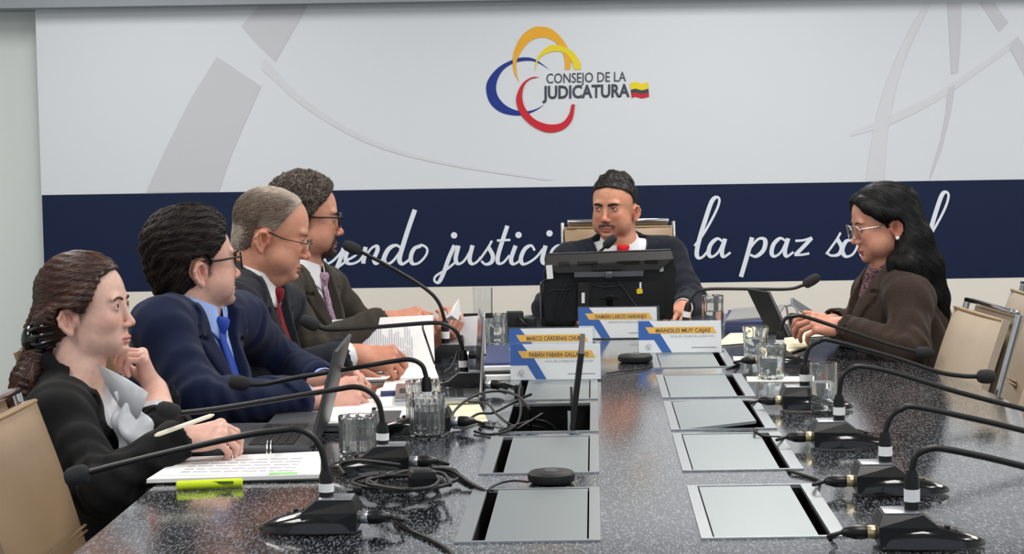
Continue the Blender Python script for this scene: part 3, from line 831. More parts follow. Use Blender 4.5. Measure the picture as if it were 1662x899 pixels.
# ------------------------------------------------------------------ desktop monitor seen from behind, with its computer and leads
YM = 6.22
mo = empty('desktop_monitor', T(985, 527), 'black all-in-one monitor seen from behind in front of the man with the red tie', 'monitor')
def MP(px, py, dy=0.0): return W(px, py, YM + dy)
def mslab(name, pts, dy, th, mt, smooth=20):
    """pts pixel outline (counter from top left), dy depth of its near face, th thickness away from us."""
    return MB().slab([MP(p[0], p[1], dy) for p in pts], (0, th, 0)).build(name, mt, mo, smooth)
mslab('screen_housing', [(882, 446), (889, 412), (1089, 405), (1097, 438), (1092, 518), (884, 522)], 0.0, 0.045, M['black'])
mb = MB(); A_ = [MP(886, 414, -0.004), MP(1090, 407, -0.004), MP(1093, 420, -0.03), MP(1072, 437, -0.034), MP(905, 443, -0.034), MP(884, 432, -0.03)]
mb.slab(A_, (0, 0.03, 0.0)).build('vent_bezel', M['deck'] if False else M['blackmatte'], mo, 20)
k = 0
for x0, x1 in ((908, 926), (938, 972), (1002, 1040), (1048, 1070)):
    vb = MB(); n_ = int((x1 - x0) / 2.6)
    for i in range(n_):
        xx = x0 + (x1 - x0) * i / n_
        yy = 424 - (xx - 985) * 0.02
        vb.box(MP(xx, yy + 2, -0.0345), (0.0026, 0.004, 0.012))
    tag(vb.build('vent_slots', M['void'], mo, None), kind='stuff')
mslab('handle_bar', [(932, 441), (1045, 437), (1045, 442), (932, 447)], -0.03, 0.02, M['deck'])
mslab('model_strip', [(962, 430), (1010, 428), (1010, 437), (962, 439)], -0.040, 0.008, M['blackmatte'])
mslab('hinge_bar', [(932, 442), (1044, 440), (1044, 448), (932, 450)], -0.045, 0.016, M['deck'])
MB().box(MP(988, 446, -0.047), (0.026, 0.02, 0.022), None, 0.004).build('hinge_knuckle', M['deck'], mo, 30)
mslab('back_cover', [(940, 458), (1078, 455), (1080, 512), (938, 514)], -0.018, 0.02, M['black'])
MB().tube(catmull([MP(962, 463, -0.022), MP(985, 466, -0.03), MP(1018, 461, -0.022)], 5), 0.003, 6).build('cover_ridge', M['blackmatte'], mo, 60)
MB().tube(catmull([MP(975, 484, -0.022), MP(990, 480, -0.03), MP(1006, 483, -0.022)], 5), 0.004, 6).build('stand_loop', M['blackmatte'], mo, 60)
MB().tube([MP(990, 500, 0.0), MP(989, 482, -0.03)], 0.012, 10).build('stand_stem', M['black'], mo, 60)
p = T(990, 531); p.y = YM - 0.02
MB().lathe([(0.11, 0.001), (0.11, 0.006), (0.095, 0.012), (0.03, 0.018), (0.016, 0.06)], p, seg=28).build('stand_base', M['black'], mo, 40)
mslab('vesa_block', [(938, 458), (956, 457), (956, 500), (938, 501)], -0.03, 0.02, M['blackmatte'])
mslab('serial_label', [(944, 475), (949, 475), (949, 492), (944, 492)], -0.032, 0.004, M['label'])
mslab('asset_label', [(886, 431), (896, 430), (898, 452), (888, 453)], -0.0345, 0.004, M['label'])
mslab('round_label', [(1071, 434), (1077, 433), (1077, 440), (1071, 441)], -0.002, 0.004, M['label'])
mslab('white_tag', [(1038, 458), (1041, 458), (1041, 468), (1038, 468)], -0.022, 0.004, M['label'])
mslab('yellow_tag', [(1033, 470), (1039, 467), (1043, 470), (1043, 476), (1034, 477)], -0.024, 0.005, M['yellowtag'])
MB().tube(catmull([MP(1000, 457, -0.02), MP(1012, 468, -0.03), MP(1024, 485, -0.05), MP(1038, 503, -0.1), MP(1052, 516, -0.14)], 6), 0.0028, 6).build('cable', M['rubber'], mo, 80)
pc = empty('desktop_computer', T(908, 527), 'black slim desktop computer with leads standing left of the monitor', 'computer')
q0 = W(878, 527, YM + 0.04); q1 = W(932, 527, YM + 0.04); zt_ = W(900, 461, YM + 0.04).z
MB().box(((q0.x + q1.x) / 2, YM + 0.10, (TZ + zt_) / 2), (q1.x - q0.x, 0.16, zt_ - TZ), None, 0.004).build('case', M['black'], pc, 30)
MB().box(((q0.x + q1.x) / 2 - .015, YM + 0.018, TZ + 0.10), (0.05, 0.004, 0.09), None, 0.001).build('port_panel', M['blackmatte'], pc, 30)
for pts in ([(878, 465), (884, 455), (900, 449), (922, 447), (934, 448)], [(934, 452), (926, 470), (918, 495), (908, 523)], [(922, 455), (912, 475), (904, 500), (902, 525)], [(888, 475), (900, 470), (915, 471), (925, 468)], [(884, 466), (879, 490), (880, 515), (884, 526)]):
    MB().tube(catmull([W(p[0], p[1], YM - 0.02) for p in pts], 6), 0.0032, 6).build('cable', M['rubber'], pc, 80)
bx = W(836, 517, 6.05)
tag(MB().box((bx.x, 6.08, (TZ + W(836, 507, 6.05).z) / 2), (0.054, 0.06, W(836, 507, 6.05).z - TZ), rotz(0.05), 0.003).build('small_black_box', M['blackmatte'], None, 30), 'small black box standing behind the left name plates', 'box')
pw = empty('power_supply', T(858, 528), 'black power supply brick with a cable beside the desktop computer', 'power supply')
b0_ = W(856, 521, 6.1); MB().box((b0_.x, 6.12, TZ + 0.02), (0.055, 0.06, 0.04), rotz(-.15), 0.005).build('brick', M['blackmatte'], pw, 30)
MB().tube(catmull([(b0_.x - 0.02, 6.1, TZ + 0.03), (b0_.x - .03, 6.05, TZ + 0.05), (b0_.x - .01, 6.02, TZ + 0.03), (b0_.x + .02, 6.05, TZ + 0.005)], 6), 0.004, 6).build('cable', M['rubber'], pw, 80)

# ------------------------------------------------------------------ laptops and tablet
def laptop(hx, y0, y1, depth, top_dx, top_h, label, silver=False, yaw=0.0, name='laptop'):
    """Hinge along y at x = hx; keyboard deck runs to -x; the screen rises from the hinge leaning to +x."""
    yc = (y0 + y1) / 2; o = Vector((hx, yc, TZ)); w = (y1 - y0)
    r = empty(name, o, label, 'laptop')
    Rz = rotz(yaw); L = lambda x, y, z: o + Rz @ Vector((x, y, z))
    MB().box(L(-depth / 2, 0, 0.011), (depth, w, 0.015), Rz, 0.003).build('keyboard_deck', M['silver'] if silver else M['deck'], r, 30)
    kb = MB()
    for i in range(5):
        for j in range(13):
            kb.box(L(-0.045 - 0.0185 * i, -w / 2 + 0.03 + (w - 0.06) * (j + 0.5) / 13, 0.0195), (0.0155, (w - 0.06) / 13 - 0.003, 0.002), Rz)
    tag(kb.build('keys', M['key'], r, None), kind='stuff')
    MB().box(L(-depth + 0.035, 0, 0.0187), (0.05, 0.09, 0.0006), Rz).build('touchpad', M['key'], r, None)
    d = Vector((top_dx, 0, top_h)); ln = d.length
    a = math.atan2(top_dx, top_h); Rs = Rz @ Matrix.Rotation(a, 3, 'Y')
    c = L(top_dx / 2 + 0.002, 0, 0.018 + top_h / 2)
    MB().box(c, (0.007, w, ln), Rs, 0.002).build('screen_lid', M['silver'] if silver else M['lidgrey'], r, 30)
    MB().box(c + Rs @ Vector((-0.0042, 0, 0)), (0.0008, w - 0.014, ln - 0.016), Rs).build('display', M['screen'], r, None)
    MB().tube([L(0, -w / 2 + 0.03, 0.016), L(0, w / 2 - 0.03, 0.016)], 0.006, 8).build('hinge', M['blackmatte'], r, 60)
    return r
laptop(-0.405, 3.63, 3.97, 0.235, 0.052, 0.19, 'grey laptop open in front of the woman in the black blazer')
laptop(-0.088, 4.32, 4.62, 0.20, 0.012, 0.185, 'silver edged laptop with its screen upright beside the name plates', True, 0.05)
tb = empty('tablet_computer', T(1250, 545), 'black tablet propped up on its folded cover before the woman in brown', 'tablet')
TY = 5.35
P_ = [W(1212, 469, TY + .1), W(1247, 475, TY - 0.06), W(1280, 545, TY - 0.10), W(1245, 537, TY + .06)]
MB().slab(P_, (0.006, 0.002, 0.003)).build('tablet_body', M['blackmatte'], tb, None)
P2 = [W(1247, 474, TY - 0.062), W(1249, 474, TY - 0.062), W(1282, 545, TY - 0.102), W(1280, 546, TY - 0.102)]
MB().slab(P2, (0, -0.004, 0)).build('metal_edge', M['deck'], tb, None)
MB().slab([T(1240, 540), T(1283, 547), T(1300, 538), T(1262, 531)], (0, 0, 0.006)).build('cover_flap', M['blackmatte'], tb, None)

# ------------------------------------------------------------------ papers, binders and folders
def sheet(name, px, z0, th, mt, parent=None, smooth=None):
    P = [T(p[0], p[1], z0) for p in px]
    return MB().slab(P, (0, 0, th)).build(name, mt, parent, smooth)
def lines(parent, quad, z, rows, fill=(0.08, 0.92), mt=None, th=0.15, seed=1, name='text_lines'):
    """Rows of grey print on a sheet: quad = near-left, near-right, far-right, far-left pixels."""
    q = [T(p[0], p[1], z) for p in quad]; rr = random.Random(seed); mb = MB()
    P = lambda u, v: (q[0].lerp(q[1], u)).lerp(q[3].lerp(q[2], u), v)
    for i in range(rows):
        v = 0.1 + 0.8 * (i + 0.5) / rows; u = fill[0]
        while u < fill[1] - 0.03:
            l = min(rr.uniform(0.04, 0.16), fill[1] - u)
            h_ = th * 0.8 / rows
            mb.add([P(u, v - h_), P(u + l, v - h_), P(u + l, v + h_), P(u, v + h_)], [(0, 1, 2, 3)]); u += l + 0.02
    return tag(mb.build(name, mt or M['ink'], parent, None), kind='stuff')
bn = empty('ring_binder', T(380, 765), 'open ring binder of white printed pages at the woman in the black blazer', 'binder')
sheet('cover', [(236, 786), (524, 781), (526, 738), (290, 748)], TZ + 0.0005, 0.003, M['blackmatte'], bn)
sheet('page_stack', [(238, 784), (520, 776), (521, 738), (294, 748)], TZ + 0.0036, 0.007, M['paper'], bn)
sheet('loose_page', [(262, 772), (498, 770), (520, 735), (300, 742)], TZ + 0.0108, 0.0008, M['paper'], bn)
lines(bn, [(270, 771), (490, 769), (512, 738), (305, 744)], TZ + 0.0118, 5, seed=3)
sheet('green_mark', [(436, 770), (482, 769), (483, 766), (438, 767)], TZ + 0.0117, 0.0003, M['inkgreen'], bn)
for x in (374, 436):
    for dx in (0, 6):
        a = T(x + dx - 3, 748, TZ + 0.008); c = T(x + dx + 1, 736, TZ + 0.008); mid = (a + c) / 2
        MB().tube(catmull([a, a.lerp(mid, .35) + Vector((0, 0, .022)), mid + Vector((0, 0, .033)), c.lerp(mid, .35) + Vector((0, 0, .024)), c], 5), 0.0015, 6).build('ring', M['chrome'], bn, 80)
hl = empty('highlighter', T(340, 795), 'lime yellow highlighter pen lying in front of the open binder', 'pen')
a = T(286, 788, TZ + 0.0085); b = T(394, 783, TZ + 0.0085); d = (b - a).normalized()
MB().lathe([(0.006, 0), (0.0082, 0.002), (0.0082, (b - a).length * .68), (0.0078, (b - a).length * .69)], a, d, 14).build('barrel', M['lime'], hl, 40)
MB().lathe([(0.0082, (b - a).length * .69), (0.0082, (b - a).length * .98), (0.006, (b - a).length)], a, d, 14).build('cap', M['lime'], hl, 40)
MB().box(a.lerp(b, .66) + Vector((0, -0.0078, 0.003)), (0.05, 0.0012, 0.005), Matrix.Rotation(0.0, 3, 'X')).build('print', M['limedark'], hl, None)

# stack by the laptop: closed books and pads on the left
nb = empty('notebook', T(480, 690), 'thick grey covered notebook lying behind the laptop', 'notebook')
sheet('pages', [(432, 701), (640, 699), (650, 676), (452, 678)], TZ + 0.002, 0.014, M['paper'], nb)
sheet('cover', [(430, 694), (642, 692), (652, 668), (450, 671)], TZ + 0.016, 0.003, M['deck'], nb)
for i, (q, z, mt, lb) in enumerate((
    ([(520, 688), (600, 686), (606, 648), (540, 650)], 0.0195, 'paper', 'white sheet under the clasped hands of the man in navy'),
    ([(600, 662), (668, 658), (640, 622), (612, 632)], 0.003, 'paper', 'loose white sheet turned askew beside the clasped hands'),
    ([(602, 700), (700, 697), (700, 655), (612, 657)], 0.001, 'paper', 'white sheet lying under the fluted tumblers'),
    ([(720, 690), (792, 684), (770, 642), (712, 645)], 0.001, 'sticky', 'cream note sheet beside the laptop edge and cables'),
    ([(1160, 561), (1225, 556), (1225, 540), (1185, 541)], 0.002, 'sticky', 'cream note sheet by the blue folders'),
    ([(1288, 549), (1345, 545), (1338, 534), (1300, 533)], 0.002, 'sticky', 'cream note sheet in front of the woman in brown'),
    ([(1275, 575), (1316, 562), (1310, 547), (1272, 551)], 0.004, 'sticky', 'cream notepad behind the two crystal tumblers'))):
    tag(sheet('paper_sheet', q, TZ + z, 0.001 + (0.004 if 'pad' in lb else 0), M[mt]), lb, 'paper')
bk = empty('booklet', T(640, 632), 'thin booklet with a navy spine lying before the document', 'booklet')
sheet('pages', [(618, 645), (706, 640), (704, 620), (626, 622)], TZ + 0.002, 0.010, M['paper'], bk)
sheet('spine', [(618, 646), (706, 641), (706, 639), (618, 643)], TZ + 0.001, 0.013, M['bluefolder'], bk)
dc = empty('document', T(620, 605), 'white document with rotated print held upright between two men', 'document')
Yd = 5.02
Q = [W(541, 606, Yd), W(706, 600, Yd), W(703, 511, Yd + .09), W(539, 519, Yd + .09)]
nd = (Q[1] - Q[0]).cross(Q[3] - Q[0]).normalized()
MB().slab(Q, nd * -0.002).build('page', M['paper'], dc, None)
mb = MB(); rr = random.Random(5)
for i in range(34):
    u = 0.06 + 0.74 * i / 34; v0 = rr.uniform(0.12, 0.2); v1 = rr.uniform(0.6, 0.86)
    for (aa, bb_) in ((v0, v0 + (v1 - v0) * .45), (v0 + (v1 - v0) * .5, v1)):
        F4 = [(Q[0].lerp(Q[1], uu)).lerp(Q[3].lerp(Q[2], uu), vv) + nd * 0.0006 for uu, vv in ((u, aa), (u + 0.007, aa), (u + 0.007, bb_), (u, bb_))]
        mb.add(F4, [(0, 1, 2, 3)])
tag(mb.build('text_lines', M['ink'], dc, None), kind='stuff')
sheet('page_stack', [(545, 622), (712, 616), (706, 600), (545, 604)], TZ + 0.001, 0.006, M['paper'], dc)
wb = empty('paper_tray', T(770, 560), 'white paper tray standing behind the laptop edge', 'tray')
YT = 5.35
Q = [W(742, 562, YT), W(787, 560, YT), W(787, 512, YT), W(745, 515, YT)]
MB().slab(Q, (0, 0.006, 0)).build('front_panel', M['paper'], wb, None)
MB().slab([W(752, 509, YT + .12), W(800, 508, YT + .12), W(800, 516, YT + .12), W(752, 517, YT + .12)], (0, 0.006, 0)).build('back_panel', M['blackmatte'], wb, None)
for xx in (746, 786):
    a_ = W(xx, 562, YT + .003); t_ = W(xx, 513, YT + .003)
    MB().slab([Vector((a_.x, YT + .006, TZ + .001)), Vector((a_.x, YT + .126, TZ + .001)), Vector((a_.x, YT + .126, t_.z)), Vector((a_.x, YT + .006, t_.z))], (0.002, 0, 0)).build('side_panel', M['paper'], wb, None)
ts = empty('tissue', W(735, 505, 5.15), 'crumpled white tissue poking up beside the white paper tray', 'tissue')
TT = lambda x, y, d: W(x, y, 5.28 + d)
V = [TT(722, 518, 0), TT(735, 498, -.01), TT(745, 484, 0), TT(747, 505, .01), TT(744, 520, -.01), TT(733, 512, -.03), TT(738, 500, .03)]
MB().add(V, [(0, 1, 5), (1, 2, 5), (5, 2, 4), (2, 3, 4), (0, 6, 1), (6, 2, 1), (6, 3, 2), (0, 5, 4), (0, 4, 6), (6, 4, 3)]).build('sheet', M['paper'], ts, None)
zc = TZ + 0.001
for i, (mt, th, lb) in enumerate((('paper', 0.012, 'white document stack at the bottom of the pile under the glass'), ('blackmatte', 0.006, 'black folder in the pile of papers under the glass'), ('paper', 0.010, 'white document in the middle of the pile under the glass'), ('bluefolder', 0.007, 'navy folder in the pile of papers under the glass'))):
    x0 = 786; P = [T(x0, 618 - 2 * i), T(838, 617 - 2 * i), T(836, 580), T(792, 581)]
    tag(MB().slab([Vector((p.x, p.y, zc)) for p in P], (0, 0, th)).build('folder', M[mt], None, None), lb, 'folder', 'pile of papers by the name plates'); zc += th + 0.0005
# navy folders and papers on the right
zc = TZ + 0.001
for i in range(4):
    P = [T(1176 + 2 * (i % 2), 541), T(1240, 540), T(1232, 519), T(1182, 520)]
    tag(MB().slab([Vector((p.x, p.y, zc)) for p in P], (0, 0, 0.0085)).build('folder', M['bluefolder'], None, None), ('bottom', 'second', 'third', 'top')[i] + ' navy folder of the stack between the square glass and the tablet', 'folder', 'navy folder stack'); zc += 0.009
gp = empty('document', T(1205, 520), 'grey document lying askew on top of the navy folder stack', 'document')
P = [T(1178, 541), T(1262, 534), T(1275, 514), T(1190, 521)]
MB().slab([Vector((p.x, p.y, zc)) for p in P], (0, 0, 0.006)).build('pages', M['plategrey'], gp, None)
ln_ = MB(); rack = empty('tablet_stand', T(1295, 530), 'silver wire stand with a black clip in front of the woman in brown', 'stand')
for (a, b2) in (((1283, 535), (1276, 497)), ((1302, 533), (1290, 493)), ((1276, 497), (1290, 493)), ((1283, 535), (1310, 528))):
    MB().tube([W(a[0], a[1], 5.5), W(b2[0], b2[1], 5.52)], 0.0035, 6).build('wire', M['silver'], rack, 60)
MB().box(W(1287, 519, 5.5), (0.02, 0.02, 0.04), None, 0.003).build('clip', M['blackmatte'], rack, 30)

# ------------------------------------------------------------------ small electronics and cables
def puck(px, py, w, label, lead):
    c = T(px, py); r = empty('hub', c, label, 'hub', 'round meeting hubs')
    MB().lathe([(w * .40, 0.001), (w * .47, 0.004), (w * .5, 0.010), (w * .49, 0.018), (w * .44, 0.022), (w * .2, 0.0235), (0.0006, 0.0235)], c, seg=32).build('puck_body', M['blackmatte'], r, 40)
    MB().lathe([(w * .16, 0.0232), (w * .15, 0.0248), (0.0006, 0.0248)], c, seg=20).build('touch_disc', M['deck'], r, 40)
    MB().tube(catmull([T(*p) for p in lead], 6), 0.0022, 6).build('cable', M['rubber'], r, 80)
puck(895, 784, 0.086, 'black round wireless button lying on the front left cable box', [(858, 782, TZ + .012), (835, 780, TZ + .01), (812, 784, TZ + .005), (795, 793, TZ + .004), (800, 797, TZ + .004)])
puck(1031, 588, 0.098, 'black round hub lying in the centre strip before the right name plate', [(1055, 585, TZ + .008), (1058, 592, TZ + .004), (1045, 598, TZ + .004), (1010, 602, TZ + .004), (985, 606, TZ + .004)])
# power leads heaped by the second microphone
ph = empty('power_lead_bundle', T(670, 775), 'tangle of black power leads with plugs on the table at left', 'cables')
rr = random.Random(9)
for k in range(7):
    pts = []
    cx0 = 655 + rr.uniform(-25, 25); ax_ = rr.uniform(45, 78); ay = rr.uniform(8, 17); ph0 = rr.uniform(0, 6.3); turns = rr.uniform(0.8, 1.2)
    for i in range(11):
        t = ph0 + i / 10 * 2 * math.pi * turns
        pts.append(T(cx0 + ax_ * math.cos(t) + rr.uniform(-6, 6), 781 + ay * math.sin(t) + rr.uniform(-3, 3), TZ + 0.005 + 0.0045 * k + rr.uniform(0, .006)))
    MB().tube(catmull(pts, 5), 0.0037, 6).build('lead', M['rubber'], ph, 80)
c = T(685, 778, TZ + 0.035)
MB().box(c, (0.045, 0.04, 0.035), rotz(0.3), 0.006).build('plug', M['black'], ph, 30)
MB().box(T(575, 797, TZ + 0.012), (0.026, 0.02, 0.014), rotz(0.2), 0.003).build('plug', M['black'], ph, 30)
for dz in (0.007, 0.017): MB().box(T(564, 795, TZ + dz), (0.018, 0.006, 0.003), rotz(.15)).build('prong', M['silver'], ph, None)
for pts in ([(700, 757, .03), (735, 765, .02), (760, 782, .01), (787, 797, .002), (790, 800, -.01)], [(560, 770, .02), (552, 755, .03), (575, 748, .04), (610, 750, .045), (650, 755, .045)], [(730, 783, .01), (745, 775, .012), (735, 762, .02), (700, 760, .03)]):
    MB().tube(catmull([T(p[0], p[1], TZ + p[2]) for p in pts], 6), 0.0038, 6).build('lead', M['rubber'], ph, 80)
# leads round the open cable box
cb = empty('cable_bundle', T(800, 690), 'black leads looping out of the open cable box', 'cables')
for pts in ([(735, 690, .012), (737, 668, .03), (765, 645, .05), (800, 635, .05), (835, 640, .045), (858, 662, .03), (862, 700, -.03)],
            [(750, 690, .006), (775, 672, .012), (800, 670, .012), (830, 655, .02), (850, 645, .03), (862, 640, .04)],
            [(760, 652, .02), (790, 655, .02), (806, 672, .015), (830, 690, .01), (850, 690, -.02), (880, 695, -.05)],
            [(810, 700, .004), (838, 690, .012), (870, 682, .0), (895, 690, -.04), (905, 705, -.06)],
            [(770, 700, .004), (800, 705, .004), (835, 693, .01), (845, 668, .02), (842, 640, .03), (845, 622, .04)],
            [(822, 715, -.05), (850, 690, -.02), (880, 684, -.01), (905, 700, -.05)],
            [(705, 590, .02), (690, 545, .11), (686, 530, .125), (690, 524, .13)],
            [(742, 575, .02), (752, 560, .05), (748, 545, .06), (735, 590, .02), (720, 605, .01)]):
    MB().tube(catmull([T(p[0], p[1], TZ + p[2]) for p in pts], 6), 0.0030, 6).build('lead', M['rubber'], cb, 80)
MB().box(T(842, 640, TZ + 0.012), (0.016, 0.03, 0.045), rotz(.3), 0.004).build('plug', M['blackmatte'], cb, 30)
MB().box(T(745, 690, TZ + 0.01), (0.03, 0.016, 0.014), rotz(.2), 0.003).build('plug', M['silver'], cb, 30)
# ------------------------------------------------------------------ people: smooth implicit surfaces meshed with surface nets
def axis_lines(segs):
    """segs: (start, end, spacing) consecutive; one sorted array of grid lines."""
    out = []
    for a, b, h in segs:
        n = max(1, int(round((b - a) / h))); out += list(a + (b - a) * np.arange(n) / n)
    out.append(segs[-1][1]); return np.array(out, dtype=np.float32)

def fine_axis(lo, hi, zones, h0, h1):
    """Spacing h0 everywhere but h1 inside the zones [(a, b)]."""
    z = []
    for a, b in sorted(zones):
        a, b = max(a, lo), min(b, hi)
        if b <= a: continue
        if z and a <= z[-1][1] + 0.01: z[-1][1] = max(z[-1][1], b)
        else: z.append([a, b])
    segs = []; p = lo
    for a, b in z:
        if a - p > 1e-6: segs.append((p, a, h0))
        segs.append((a, b, h1)); p = b
    if hi - p > 1e-6: segs.append((p, hi, h0))
    return axis_lines(segs)

class Grid:
    def __init__(s, ax, ay, az):
        s.ax, s.ay, s.az = ax, ay, az
        s.f = np.full((len(ax), len(ay), len(az)), 0.5, dtype=np.float32)
    @staticmethod
    def box(lo, hi, h):
        return Grid(*[axis_lines([(lo[i], hi[i], h)]) for i in range(3)])
    def win(s, lo, hi, pad):
        r = []
        for a, l, h in ((s.ax, lo[0], hi[0]), (s.ay, lo[1], hi[1]), (s.az, lo[2], hi[2])):
            i0 = max(0, int(np.searchsorted(a, l - pad)) - 1); i1 = min(len(a), int(np.searchsorted(a, h + pad)) + 1)
            if i1 <= i0: return None
            r.append(slice(i0, i1))
        return tuple(r)
    def pts(s, w):
        return s.ax[w[0]][:, None, None], s.ay[w[1]][None, :, None], s.az[w[2]][None, None, :]
    def _mix(s, w, d, k, mode):
        a = s.f[w]
        if mode == 'sub': d = -d; 
        if mode == 'add':
            if k <= 0: s.f[w] = np.minimum(a, d)
            else:
                h = np.clip(0.5 + 0.5 * (a - d) / k, 0, 1); s.f[w] = a + (d - a) * h - k * h * (1 - h)
        else:
            if k <= 0: s.f[w] = np.maximum(a, d)
            else:
                h = np.clip(0.5 - 0.5 * (a - d) / k, 0, 1); s.f[w] = a + (d - a) * h + k * h * (1 - h)
    def ell(s, c, r, R=None, k=0.01, mode='add'):
        """Ellipsoid; R a 3x3 whose columns are its axes."""
        R = np.eye(3) if R is None else np.array(R); r = np.array(r, dtype=float); c = np.array(c, dtype=float)
        ext = np.sqrt(((R * r) ** 2).sum(1)); w = s.win(c - ext, c + ext, max(k, 0.012) * 1.5)
        if w is None: return
        X, Y, Z = s.pts(w); X = X - np.float32(c[0]); Y = Y - np.float32(c[1]); Z = Z - np.float32(c[2])
        k0 = 0; k1 = 0
        for i in range(3):
            l = (R[0, i] * X + R[1, i] * Y + R[2, i] * Z).astype(np.float32) / np.float32(r[i])
            l = l * l; k0 = k0 + l; k1 = k1 + l / np.float32(r[i] ** 2)
        k0 = np.sqrt(k0); d = k0 * (k0 - 1) / np.maximum(np.sqrt(k1), 1e-6)
        s._mix(w, d, k, mode)
    def cap(s, a, b, ra, rb=None, k=0.01, mode='add', flat=None):
        """Round cone from a to b. flat=(axis, factor): squash the section along an axis."""
        rb = ra if rb is None else rb
        a = np.array(a, dtype=float); b = np.array(b, dtype=float); m = max(ra, rb)
        w = s.win(np.minimum(a, b) - m, np.maximum(a, b) + m, max(k, 0.012) * 1.5)
        if w is None: return
        X, Y, Z = s.pts(w); d = b - a; L2 = float(d @ d) + 1e-12
        px, py, pz = X - np.float32(a[0]), Y - np.float32(a[1]), Z - np.float32(a[2])
        t = np.clip((px * d[0] + py * d[1] + pz * d[2]) / L2, 0, 1).astype(np.float32)
        qx, qy, qz = px - t * np.float32(d[0]), py - t * np.float32(d[1]), pz - t * np.float32(d[2])
        q2 = qx * qx + qy * qy + qz * qz
        if flat is not None:
            n = np.array(flat[0], dtype=float); n /= np.linalg.norm(n)
            h = qx * n[0] + qy * n[1] + qz * n[2]; q2 = q2 + h * h * (1 / flat[1] ** 2 - 1)
        dist = np.sqrt(q2) - (ra + (rb - ra) * t)
        if flat is not None: dist = dist * flat[1] ** 0.5
        s._mix(w, dist.astype(np.float32), k, mode)
    def chain(s, pts, rs, k=0.01, mode='add', flat=None):
        for i in range(len(pts) - 1):
            r = rs if not isinstance(rs, (list, tuple)) else None
            s.cap(pts[i], pts[i + 1], r or rs[i], r or rs[i + 1], k, mode, flat)
    def fn(s, f, k=0.0, mode='cut', lo=None, hi=None):
        """Combine with a field f(X, Y, Z); mode cut keeps f < 0, sub removes f < 0, disp adds f to the field."""
        w = s.win(lo, hi, 0.0) if lo is not None else (slice(None),) * 3
        if w is None: return
        X, Y, Z = s.pts(w); d = f(X, Y, Z).astype(np.float32)
        if mode == 'disp': s.f[w] = s.f[w] + d
        else: s._mix(w, d, k, 'sub' if mode == 'sub' else 'cut')
    def sample(s, P):
        P = np.asarray(P, dtype=np.float32); g = []
        for j, a in enumerate((s.ax, s.ay, s.az)):
            u = np.interp(P[:, j], a, np.arange(len(a))); i = np.clip(u.astype(int), 0, len(a) - 2); g.append((i, u - i))
        (i, u), (j, v), (k, w) = g; f = s.f
        c = lambda a, b, d: f[i + a, j + b, k + d]
        return ((c(0, 0, 0) * (1 - u) + c(1, 0, 0) * u) * (1 - v) + (c(0, 1, 0) * (1 - u) + c(1, 1, 0) * u) * v) * (1 - w) + \
               ((c(0, 0, 1) * (1 - u) + c(1, 0, 1) * u) * (1 - v) + (c(0, 1, 1) * (1 - u) + c(1, 1, 1) * u) * v) * w
    def grad(s, P, e=0.002):
        P = np.asarray(P, dtype=float); G = np.zeros_like(P)
        for j in range(3):
            d = np.zeros(3); d[j] = e; G[:, j] = s.sample(P + d) - s.sample(P - d)
        return G / np.maximum(np.linalg.norm(G, axis=1, keepdims=True), 1e-9)
    def mesh(s):
        f = s.f; s_ = f < 0
        c = [s_[i:f.shape[0] - 1 + i, j:f.shape[1] - 1 + j, k:f.shape[2] - 1 + k] for i in (0, 1) for j in (0, 1) for k in (0, 1)]
        al = c[0].copy(); an = c[0].copy()
        for q in c[1:]: al &= q; an |= q
        act = an & ~al; I = np.argwhere(act); n = len(I)
        if n == 0: return np.zeros((0, 3)), np.zeros((0, 4), int)
        idx = np.full(act.shape, -1, dtype=np.int32); idx[act] = np.arange(n)
        ax = (s.ax, s.ay, s.az); pos = np.zeros((n, 3)); cnt = np.zeros(n)
        for d in range(3):
            o1, o2 = [q for q in range(3) if q != d]
            for a in (0, 1):
                for b in (0, 1):
                    A = I.copy(); A[:, o1] += a; A[:, o2] += b; B = A.copy(); B[:, d] += 1
                    fa = f[A[:, 0], A[:, 1], A[:, 2]]; fb = f[B[:, 0], B[:, 1], B[:, 2]]
                    m_ = (fa < 0) != (fb < 0); t = fa[m_] / (fa[m_] - fb[m_])
                    p = np.stack([ax[q][A[m_, q]] for q in range(3)], 1).astype(float)
                    p[:, d] += t * (ax[d][B[m_, d]] - ax[d][A[m_, d]])
                    pos[m_] += p; cnt[m_] += 1
        pos /= cnt[:, None]
        faces = []
        for d in range(3):
            o1, o2 = [(d + 1) % 3, (d + 2) % 3]
            sl0 = [slice(None)] * 3; sl1 = [slice(None)] * 3
            sl0[d] = slice(0, -1); sl1[d] = slice(1, None)
            cr = s_[tuple(sl0)] != s_[tuple(sl1)]
            E = np.argwhere(cr)
            ok = (E[:, o1] > 0) & (E[:, o2] > 0) & (E[:, o1] < f.shape[o1] - 1) & (E[:, o2] < f.shape[o2] - 1)
            E = E[ok]
            q = []
            for a, b in ((-1, -1), (0, -1), (0, 0), (-1, 0)):
                C = E.copy(); C[:, o1] += a; C[:, o2] += b; q.append(idx[C[:, 0], C[:, 1], C[:, 2]])
            Q = np.stack(q, 1); inside = s_[E[:, 0], E[:, 1], E[:, 2]]
            Q[~inside] = Q[~inside][:, ::-1]; faces.append(Q)
        F = np.concatenate(faces); F = F[(F >= 0).all(1)]
        return pos, F

